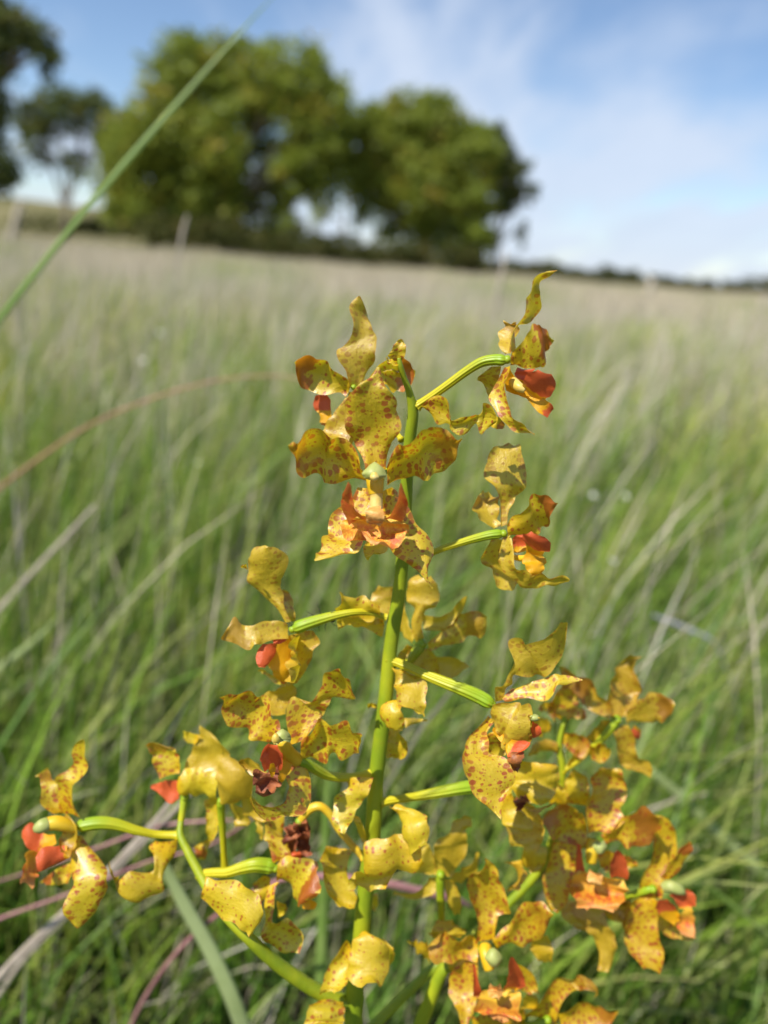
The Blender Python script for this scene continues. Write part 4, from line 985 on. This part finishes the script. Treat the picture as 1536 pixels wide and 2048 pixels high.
# --- left branch and the flowers on it
px_tube('branch', [(*src(T8, x, y), d, w / T8[2]) for (x, y, d, w) in [(1540, 2080, 0, 110), (1350, 2010, -3, 108), (1150, 1890, -6, 104), (950, 1740, -9, 96), (800, 1600, -11, 88), (640, 1440, -10, 80), (530, 1290, -6, 74), (440, 1130, -2, 70), (350, 960, 2, 62), (295, 840, 5, 54), (300, 740, 8, 42)]], M['stem'], orchid, 6, 14)
J = Flower(T8, 330, 560, 14, 8, ped=[(285, 840, -7, 48), (300, 740, -5, 46), (312, 650, -2, 50), (325, 565, 0, 54)])
J.p([(150, 422, 290, 390), (100, 322, 292, 300), (90, 262, 270, 228), (60, 202, 235, 200), (43, 168, 110, 180)], 0, -4, blotch=.5, spot=1)
J.lobe([(280, 580, 285, 450), (210, 612, 200, 440), (140, 540, 140, 460), (78, 500, 80, 478)], 0, 2, yl=-.2)
J.s([(300, 400, 470, 452), (340, 300, 602, 350), (400, 180, 642, 270), (430, 110, 572, 150), (434, 38, 446, 44)], 2, 5, spot=.3, back=True)
J.s([(400, 180, 430, 110), (340, 160, 350, 90), (316, 130, 318, 80)], 5, 8, spot=.3)
J.p([(270, 440, 275, 535), (330, 380, 330, 560), (400, 350, 410, 565), (480, 380, 480, 560), (580, 410, 560, 590)], -3, -5, spot=.35, cup=-.15)
J.s([(602, 570, 468, 590), (592, 700, 488, 690), (562, 822, 488, 800), (530, 892, 500, 882)], 3, 6, spot=.5)
J.p([(520, 880, 470, 880), (500, 950, 400, 940), (480, 1030, 440, 1020)], 7, 9, blotch=1, spot=1)
K = Flower(T8, 590, 590, 6, 7, ped=[(622, 1100, 4, 52), (612, 960, 3, 46), (602, 800, 2, 50), (592, 660, 1, 58), (588, 590, 0, 60)])
K.s([(592, 600, 705, 610), (560, 460, 805, 565), (562, 380, 818, 430), (588, 300, 725, 320), (597, 232, 605, 238)], -3, -9, back=True, spot=.2, cup=-.18)
K.p([(700, 560, 640, 600), (760, 480, 730, 580), (830, 560, 760, 700), (920, 720, 830, 720), (905, 750, 870, 750)], -2, 0, back=True, spot=.3)
K.s([(640, 580, 760, 640), (680, 700, 800, 760), (690, 780, 730, 780)], 4, 6, spot=.5)
K.p([(800, 650, 900, 760), (860, 780, 900, 860), (880, 870, 890, 870)], 5, 6, spot=.5)
Lf = Flower(T8, 990, 1085, -2, 8, ped=[(425, 1130, 1, 60), (540, 1118, 0, 66), (640, 1115, -1, 70), (740, 1085, -1, 84), (840, 1062, -1, 100), (920, 1066, 0, 106), (992, 1085, 0, 104)], pr=.08)
Lf.s([(970, 1045, 1060, 1025), (950, 930, 1102, 985), (920, 850, 1082, 880), (918, 760, 1062, 850), (940, 690, 1055, 700)], 1, 6, spot=.8, cup=.1)
Lf.p([(1008, 1045, 1000, 1165), (1100, 1003, 1080, 1212), (1200, 1008, 1130, 1292), (1282, 1090, 1150, 1362), (1292, 1180, 1190, 1350), (1322, 1270, 1292, 1282)], -1, -8, blotch=1, spot=.6, cup=-.1)
Lf.lobe([(1180, 1320, 1190, 1380), (1240, 1310, 1250, 1385), (1292, 1335, 1280, 1385)], 0, -2, yl=1.2, name='lip')
Lf.lobe([(1180, 1020, 1060, 1020), (1180, 980, 1080, 990), (1160, 965, 1110, 968)], 4, 4, yl=-.3)
Lf.s([(1000, 1180, 940, 1220), (982, 1320, 903, 1340), (962, 1450, 890, 1500), (1010, 1500, 888, 1602), (1110, 1490, 930, 1652), (1172, 1600, 1060, 1702), (1167, 1714, 1110, 1692)], -2, -6, spot=.9)
Lf.s([(950, 1150, 850, 1170), (960, 1230, 830, 1220), (940, 1310, 880, 1330)], 2, 5, spot=.8)
Lf.s([(1060, 1360, 1000, 1330), (1075, 1390, 1010, 1430), (1030, 1440, 1010, 1440)], 2, 4, spot=.6)
bract(T8, [(482, 1158, 440, 1252), (560, 1158, 470, 1312), (700, 1170, 580, 1442), (800, 1222, 700, 1472), (872, 1300, 760, 1542), (902, 1400, 800, 1562), (870, 1502, 815, 1568)], -17, -21, cup=-.15, spot=.45)

# --- withered flower hanging from a hooked yellow pedicel
Mf = Flower(T8, 1165, 740, 4, 8, ped=[(1640, 1010, -4, 50), (1540, 900, -2, 52), (1450, 790, 0, 54), (1390, 690, 0, 56), (1320, 632, 0, 60), (1245, 650, 0, 64), (1165, 740, 0, 60)], mat='column', label='withered brown flower hanging from a hooked yellow pedicel')
for rb in ([(1060, 780, 1180, 740), (1060, 900, 1150, 900), (1080, 980, 1130, 990)], [(1120, 740, 1215, 730), (1130, 850, 1235, 870), (1160, 985, 1260, 985)], [(1090, 760, 1230, 750), (1070, 880, 1240, 860), (1060, 830, 1060, 840)]):
    petal('withered_petal', T8, rb, 4, 6, Mf.o, mat='wither', wav=2.5, cup=-.3)

# --- bracts round the lower stem
bract(R3, [(780, 415, 738, 430), (902, 438, 812, 500), (1002, 498, 832, 600), (1032, 602, 850, 700), (1020, 705, 900, 800)], -6, -12, cup=-.2, spot=.4)
bract(R3, [(1000, 852, 980, 690), (900, 932, 850, 640), (800, 902, 750, 650), (660, 962, 640, 680), (600, 942, 556, 690), (550, 902, 556, 740)], -11, -10, cup=-.1, spot=.5)
bract(R3, [(720, 1022, 802, 890), (600, 1042, 640, 930), (500, 1012, 520, 900), (428, 1042, 470, 960)], -9, -14, cup=.2, spot=.4)
bract(R3, [(502, 740, 280, 708), (440, 800, 233, 800), (440, 930, 240, 862), (482, 1060, 270, 1012), (502, 1132, 310, 1112), (480, 1178, 390, 1162)], 3, -4, cup=.18, spot=.3)
bract(R3, [(660, 1060, 600, 1060), (660, 1140, 590, 1130), (650, 1210, 620, 1200)], 6, 8, spot=.3)
bract(R3, [(600, 1378, 500, 1380), (722, 1450, 470, 1430), (742, 1600, 438, 1582), (702, 1722, 430, 1702), (640, 1762, 560, 1742)], -5, -13, cup=-.2, spot=.4)
bract(R3, [(770, 1480, 690, 1400), (780, 1560, 690, 1560), (720, 1640, 680, 1620)], 5, 8, spot=.4)
bract(R3, [(450, 1540, 420, 1420), (440, 1660, 300, 1600), (420, 1760, 240, 1760), (330, 1820, 225, 1830)], -4, -8, spot=.5, cup=.2)
bract(R3, [(390, 1920, 140, 1900), (400, 1990, 120, 1980), (380, 2090, 90, 2090)], -8, -14, spot=.9, cup=-.15)

# --- pedicel and flower that hangs beside the profile flower
Tf = Flower(T6, 720, 1590, 6, 8, ped=[(5, 1700, -6, 62), (110, 1680, -5, 58), (260, 1658, -3, 60), (420, 1630, -2, 78), (580, 1600, -1, 92), (720, 1580, 0, 92)], pr=.09)
Tf.s([(1292, 1418, 1010, 1388), (1312, 1500, 968, 1500), (1272, 1650, 958, 1592), (1182, 1722, 1080, 1692)], 6, 2, spot=.3, cup=-.15)
Tf.p([(960, 1640, 900, 1640), (1000, 1720, 885, 1740), (1090, 1820, 900, 1860), (1120, 1900, 1010, 1900)], 2, -2, spot=.3, cup=-.1)
petal('withered_lip', T6, [(1000, 1660, 970, 1670), (1080, 1665, 990, 1720), (1050, 1750, 1000, 1740)], 4, 2, Tf.o, mat='wither', wav=3)
Tf.p([(1130, 1790, 1060, 1720), (1260, 1720, 1150, 1760), (1290, 1690, 1260, 1700)], 8, 8, spot=.6)
Tf.p([(740, 1540, 740, 1640), (850, 1560, 850, 1680), (960, 1560, 960, 1690)], 5, 5, spot=.3)

# --- right branch and its blurred flowers
px_tube('branch', [(*src(R1, x, y), d, w / R1[2]) for (x, y, d, w) in [(-1000, 2440, 5, 66), (-560, 2010, 40, 60), (-150, 1660, 52, 56), (90, 1420, 55, 52), (180, 1250, 56, 46), (225, 1050, 58, 44), (250, 880, 60, 42), (255, 760, 60, 40), (235, 640, 62, 36), (262, 500, 64, 24)]], M['stem'], orchid, 6, 12)
N = Flower(R1, 585, 480, 58, 9, ped=[(255, 790, 2, 34), (350, 725, 2, 36), (460, 630, 1, 44), (530, 550, 0, 52), (588, 480, 0, 54)])
N.s([(555, 475, 645, 460), (520, 380, 702, 345), (545, 270, 728, 300), (570, 200, 702, 230), (580, 160, 682, 140), (660, 98, 758, 95)], 1, 4, back=True, spot=1.2)
N.p([(540, 475, 560, 390), (430, 420, 470, 330), (368, 370, 430, 238), (300, 280, 350, 222)], 1, 3, back=True, spot=.8, blotch=1.3)
N.p([(645, 430, 640, 505), (740, 350, 780, 502), (850, 332, 862, 492), (935, 390, 912, 450)], -1, -4, back=True, spot=.8, blotch=1.4)
N.s([(650, 510, 555, 540), (692, 600, 580, 620), (702, 700, 600, 742), (782, 740, 650, 772), (792, 830, 740, 800)], 0, 4, back=True, spot=1.1)
N.s([(560, 490, 500, 480), (520, 560, 450, 530), (430, 620, 400, 590)], 3, 6, back=True, spot=1)
N.lobe([(690, 510, 730, 540), (660, 560, 720, 600)], 5, 6, yl=.3)
N2 = Flower(R1, 265, 480, 66, 6, ped=[(240, 640, -3, 30), (255, 560, -1, 30), (265, 480, 0, 32)])
N2.s([(230, 480, 300, 480), (170, 420, 330, 400), (200, 330, 360, 300), (240, 280, 380, 260), (240, 160, 260, 160)], 0, 2, spot=1.2, blotch=.6)
N2.p([(210, 490, 230, 400), (170, 440, 180, 370), (110, 420, 130, 380)], 1, 3, spot=1.2)
N2.p([(300, 400, 290, 470), (390, 420, 370, 480), (400, 480, 370, 490)], 1, 3, spot=1.2, blotch=1)
N2.s([(60, 500, 120, 590), (150, 470, 160, 560), (190, 520, 180, 560)], 4, 5, spot=.3)
bract(R1, [(230, 620, 225, 680), (150, 600, 150, 670), (90, 630, 90, 690), (50, 690, 60, 700)], 58, 54, spot=.8)
bract(R1, [(270, 560, 260, 620), (330, 560, 290, 660), (400, 590, 340, 700), (430, 640, 380, 720)], 58, 56, spot=1, blotch=.5)
bract(R1, [(420, 640, 430, 720), (490, 620, 500, 735), (540, 650, 535, 710)], 56, 52, spot=.6)
bract(R1, [(300, 790, 400, 840), (270, 900, 380, 920), (260, 1000, 400, 990)], 56, 52, spot=.3)
bract(R1, [(390, 690, 350, 660), (360, 730, 320, 690), (330, 770, 280, 760)], 58, 58, spot=.2)
bract(R1, [(20, 1030, 130, 1130), (30, 1150, 135, 1210), (100, 1250, 120, 1250)], 34, 30, spot=.3)
bract(R1, [(30, 1260, 100, 1230), (20, 1340, 140, 1320), (60, 1400, 120, 1390)], 36, 34, spot=.3)

O = Flower(R1, 445, 1215, 30, 8, ped=[(170, 1290, 26, 34), (260, 1270, 18, 36), (360, 1240, 8, 42), (445, 1215, 2, 46)])
O.s([(398, 1170, 505, 1160), (405, 1060, 612, 1085), (388, 970, 600, 1000), (432, 900, 642, 900), (420, 820, 612, 820), (480, 770, 602, 775)], 1, 4, spot=1.15, tilt=2)
O.p([(400, 1235, 405, 1120), (300, 1222, 382, 1060), (200, 1192, 332, 1008), (150, 1120, 240, 988), (123, 1092, 180, 1018)], 0, -5, spot=1.1, blotch=.8)
O.p([(488, 1180, 515, 1222), (560, 1130, 600, 1232), (660, 1068, 682, 1252), (760, 1015, 782, 1232), (855, 1085, 840, 1180)], 0, -5, spot=1.1, blotch=.8)
O.s([(380, 1240, 200, 1220), (340, 1330, 180, 1310), (330, 1400, 148, 1400), (300, 1490, 138, 1470), (282, 1582, 168, 1592), (222, 1642, 190, 1632)], 1, -3, spot=1.1)
O.s([(620, 1300, 460, 1280), (690, 1320, 500, 1380), (710, 1370, 600, 1400)], 4, 6, spot=1)
O.s([(502, 1600, 280, 1600), (522, 1700, 350, 1700), (575, 1800, 430, 1790), (575, 1900, 480, 1900), (532, 2005, 468, 1992)], 4, 2, spot=.5, back=True)
O.s([(380, 1580, 260, 1580), (440, 1680, 250, 1660), (460, 1760, 340, 1740)], 6, 4, spot=.5, back=True)
O.tube('column', [(445, 1205, -1, 80), (435, 1260, -4, 80), (430, 1340, -6, 62)], 'column')
O.p([(450, 1275, 510, 1275), (438, 1240, 522, 1240), (455, 1205, 505, 1205)], -7, -6, name='anther_cap', mat='anther', cup=-.35, wav=.3, tilt=0)
O.lobe([(330, 1420, 400, 1420), (335, 1360, 385, 1370), (340, 1290, 375, 1300), (345, 1225, 358, 1230)], -6, -10, yl=-.2)
O.lobe([(545, 1430, 645, 1450), (540, 1380, 650, 1390), (552, 1310, 635, 1320), (580, 1270, 600, 1270)], -6, -11, yl=-.2, tilt=4)
O.lobe([(560, 1420, 340, 1410), (640, 1480, 295, 1460), (642, 1540, 300, 1530), (590, 1610, 350, 1590), (540, 1625, 400, 1622)], -7, -15, mid=1, name='lip', wav=1.5, yl=.3)
O.p([(480, 1392, 420, 1392), (496, 1420, 405, 1420), (492, 1455, 408, 1455), (470, 1472, 430, 1472)], -11, -13, name='callus', mat='callus', cup=-.14, wav=1.5, tilt=0)

Pf = Flower(R1, 800, 1500, 36, 8, ped=[(180, 1500, 18, 36), (330, 1600, 16, 36), (500, 1600, 12, 38), (660, 1540, 5, 44), (790, 1500, 0, 46)])
Pf.s([(718, 1560, 855, 1560), (720, 1450, 872, 1450), (790, 1330, 922, 1330), (800, 1220, 942, 1200), (820, 1120, 905, 1090), (798, 1050, 852, 1060)], 2, 6, spot=1.2)
Pf.p([(848, 1440, 905, 1450), (900, 1350, 972, 1370), (960, 1270, 1037, 1270), (1020, 1213, 1036, 1225)], 0, -3, spot=1, blotch=1)
Pf.s([(825, 1560, 680, 1560), (832, 1660, 640, 1680), (832, 1780, 630, 1790), (864, 1880, 660, 1880), (842, 2014, 740, 1962)], -2, -8, spot=1)
Pf.s([(690, 1700, 720, 1600), (600, 1680, 640, 1590), (500, 1660, 510, 1600)], 2, 4, spot=.7, back=True)
Pf.s([(840, 1640, 830, 1740), (920, 1700, 900, 1790), (1050, 1800, 1040, 1810)], 4, 7, spot=1)
Pf.tube('column', [(860, 1492, -1, 50), (900, 1482, -2, 72), (955, 1503, -3, 64), (990, 1525, -3, 28)], 'anther')
Pf.lobe([(960, 1620, 1000, 1620), (930, 1560, 1050, 1600), (905, 1530, 1058, 1550), (1000, 1500, 1040, 1520)], -2, -3, yl=.1)
Pf.lobe([(930, 1720, 960, 1690), (850, 1660, 960, 1650), (818, 1610, 930, 1600), (830, 1570, 890, 1565)], -4, -8, yl=.4)
Pf.lobe([(1040, 1620, 950, 1660), (1050, 1690, 945, 1720), (1058, 1800, 970, 1770)], -3, -7, mid=.8, name='lip', wav=1.3)

# --- flower low on the right, facing the camera
px_tube('branch', [(*src(R2, x, y), d, w / R2[2]) for (x, y, d, w) in [(40, 1560, 18, 96), (110, 1400, 20, 92), (190, 1190, 16, 88), (262, 1010, 14, 86), (330, 850, 13, 78), (400, 790, 12, 66)]], M['stem'], orchid, 6, 12, extra=[(BASE[0] + .012, BASE[1] + .02, 0.06, 0.0035), (BASE[0] + 0.03, BASE[1] + .03, 0.17, 0.0035)])
Q = Flower(R2, 620, 690, 6, 8, ped=[(385, 800, 6, 62), (470, 745, 6, 56), (550, 710, 4, 54), (620, 690, 1, 54)])
Q.s([(548, 650, 672, 640), (560, 540, 672, 540), (545, 440, 692, 490), (493, 320, 758, 442), (508, 250, 732, 330), (543, 190, 692, 230), (603, 150, 682, 180), (607, 117, 626, 124)], 1, -3, spot=1.1, cup=.1)
Q.p([(565, 765, 560, 640), (480, 760, 490, 598), (380, 772, 430, 640), (300, 782, 372, 588), (248, 730, 322, 598), (246, 690, 256, 678)], 0, -6, spot=1.1, blotch=.4)
Q.p([(655, 640, 690, 705), (760, 560, 790, 682), (798, 485, 882, 692), (890, 415, 962, 640), (950, 420, 1002, 560), (1048, 474, 1042, 486)], 0, -6, spot=1.0, blotch=.3)
Q.s([(570, 760, 440, 780), (560, 880, 388, 860), (572, 980, 376, 982), (542, 1080, 420, 1062), (500, 1180, 450, 1160), (470, 1240, 460, 1240)], 1, -5, spot=1.0)
Q.s([(920, 860, 780, 800), (940, 960, 820, 900), (880, 980, 830, 960)], 4, 6, spot=.9)
Q.s([(240, 640, 250, 780), (180, 650, 200, 720), (108, 642, 112, 650)], 4, 8, spot=.3, back=True)
Q.s([(900, 640, 1000, 600), (900, 700, 1040, 690), (960, 770, 1030, 780)], 5, 8, spot=.3, back=True)
Q.tube('column', [(610, 680, -1, 80), (615, 740, -4, 80), (635, 830, -6, 66)], 'column')
Q.p([(630, 795, 700, 800), (606, 755, 718, 760), (620, 715, 695, 712), (645, 700, 670, 700)], -9, -7, name='anther_cap', mat='anther', cup=-.35, wav=.3, tilt=0)
Q.lobe([(535, 1010, 640, 1000), (532, 960, 600, 980), (535, 880, 570, 920), (530, 790, 545, 800)], -6, -10, yl=-.2)
Q.lobe([(720, 980, 800, 960), (740, 920, 862, 930), (755, 850, 850, 860), (765, 750, 790, 752)], -6, -12, yl=.1, tilt=4)
Q.lobe([(780, 960, 600, 960), (830, 1000, 560, 1000), (842, 1100, 552, 1090), (790, 1140, 640, 1130), (745, 1160, 690, 1150)], -7, -15, mid=1, yl=.3, name='lip', wav=1.5)
Q.p([(705, 922, 645, 922), (722, 955, 628, 955), (718, 995, 632, 995), (695, 1010, 655, 1010)], -11, -13, name='callus', mat='callus', cup=-.14, wav=1.5, tilt=0)

Rf = Flower(R2, 1010, 1150, 20, 8, ped=[(190, 1420, 6, 50), (480, 1330, 4, 50), (760, 1240, 1, 50), (1010, 1150, 0, 50)])
Rf.s([(840, 1130, 1062, 1180), (1005, 960, 1082, 1060), (1070, 888, 1192, 942), (1180, 880, 1242, 960), (1220, 858, 1335, 970), (1325, 965, 1302, 1012)], 0, -5, spot=.9, blotch=.3)
Rf.p([(1075, 1108, 1100, 1200), (1230, 1028, 1240, 1200), (1350, 1070, 1382, 1200), (1464, 1094, 1456, 1112)], -2, -6, spot=.9, blotch=.7)
Rf.p([(850, 1200, 850, 1060), (790, 1200, 760, 1130), (640, 1200, 640, 1130)], 3, 6, spot=1.2)
Rf.s([(840, 1080, 945, 1080), (860, 1010, 950, 1030), (890, 975, 940, 990)], -3, -5, spot=0)

# --- flower behind the lower stem, seen from the back
Sf = Flower(R3, 1125, 930, 22, 9, ped=[(1150, 1500, 6, 50), (1138, 1350, 4, 50), (1130, 1200, 2, 52), (1122, 1060, 1, 62), (1122, 940, 0, 66)])
Sf.s([(1085, 935, 1205, 945), (1070, 730, 1312, 760), (1090, 680, 1322, 680), (1190, 600, 1312, 600), (1230, 530, 1352, 550), (1300, 488, 1352, 500)], 0, -4, back=True, spot=.3, cup=-.1)
Sf.p([(1110, 930, 1040, 930), (1080, 830, 940, 900), (1040, 700, 920, 850), (1010, 690, 960, 700)], 0, -3, spot=.4)
Sf.p([(1200, 950, 1190, 990), (1300, 900, 1280, 1000), (1420, 780, 1400, 960)], 3, 7, spot=.3, back=True)
Sf.s([(1110, 960, 1040, 950), (1080, 1060, 1000, 1020), (940, 1110, 900, 1070), (770, 1080, 780, 1050)], 4, 8, spot=.5, back=True)
Sf.s([(1230, 980, 1150, 960), (1280, 1130, 1180, 1130), (1270, 1230, 1230, 1230)], 4, 8, spot=.5, back=True)
bract(R3, [(1200, 1300, 1100, 1280), (1310, 1340, 1040, 1350), (1260, 1420, 1060, 1420)], 24, 20, spot=.3, cup=-.2)
bract(R2, [(830, 130, 720, 150), (860, 230, 800, 150), (820, 310, 840, 220), (740, 320, 790, 290)], 22, 18, spot=.3)

T9 = (800, 1240, 2.4)
bract(T9, [(500, 850, 640, 880), (490, 930, 680, 960), (520, 1020, 690, 1030), (530, 1085, 660, 1110)], 18, 12, spot=.5, cup=-.15, a2=.35)
bract(T9, [(590, 1060, 560, 1185), (640, 1080, 640, 1190), (705, 1100, 690, 1180)], 30, 26, spot=.4, cup=-.15, a2=.4)
bract(T9, [(800, 865, 905, 885), (790, 780, 905, 790), (830, 715, 890, 740)], 40, 36, spot=.5, cup=-.15, a2=.3)
bract(T9, [(720, 880, 800, 900), (690, 800, 800, 830), (640, 760, 760, 780)], 44, 40, spot=.4, cup=.12, a2=.4)
Rf.s([(520, 1130, 560, 1240), (640, 1090, 690, 1250), (840, 1120, 850, 1250)], 6, 3, spot=1.2, cup=-.12)
Rf.p([(980, 1240, 1080, 1240), (960, 1080, 1070, 1110), (1000, 980, 1090, 1040)], 4, 8, spot=1.0, blotch=.4)
Pf.s([(560, 1500, 660, 1560), (500, 1600, 690, 1640), (540, 1690, 640, 1700)], 7, 9, spot=.9, back=True)
O.s([(560, 1560, 640, 1600), (600, 1640, 700, 1680), (620, 1740, 680, 1740)], 6, 8, spot=.8, blotch=.4)

# --- tiny dark insect half hidden behind the pedicel of the flower that is turned away
M['insect'] = simple_mat('black_insect', (0.01, 0.01, 0.01), (0.03, 0.025, 0.02), 400, 0.35)
ic = at(652, 1236, Y0 - 0.004)
insect = bpy.data.objects.new('insect', None); link(insect); insect.location = ic
IP = [(640, 1243, -4), (648, 1241, -4), (657, 1240, -4), (666, 1241, -4)]
px_tube('body', [(IP[0][0], IP[0][1], -3.5, 3), (IP[1][0], IP[1][1], -3.5, 8), (IP[2][0], IP[2][1], -3.5, 5), (IP[3][0], IP[3][1], -3.5, 7), (671, 1241, -3.5, 2)], M['insect'], insect, 5, 10, origin=tuple(ic))
for (a, b_, c_) in [((646, 1240), (640, 1222), (634, 1208)), ((655, 1238), (662, 1226), (670, 1220)), ((645, 1244), (638, 1254), (640, 1262)), ((653, 1245), (650, 1256), (652, 1262)), ((662, 1243), (668, 1250), (676, 1252)), ((642, 1240), (626, 1230), (612, 1222))]:
    px_tube('leg', [(*a, -4, 1.6), (*b_, -4.5, 1.4), (*c_, -4, 1.0)], M['insect'], insect, 4, 6, origin=tuple(ic))
tag(insect, 'tiny black insect with thin legs clinging to a green pedicel beside the stem', 'insect')
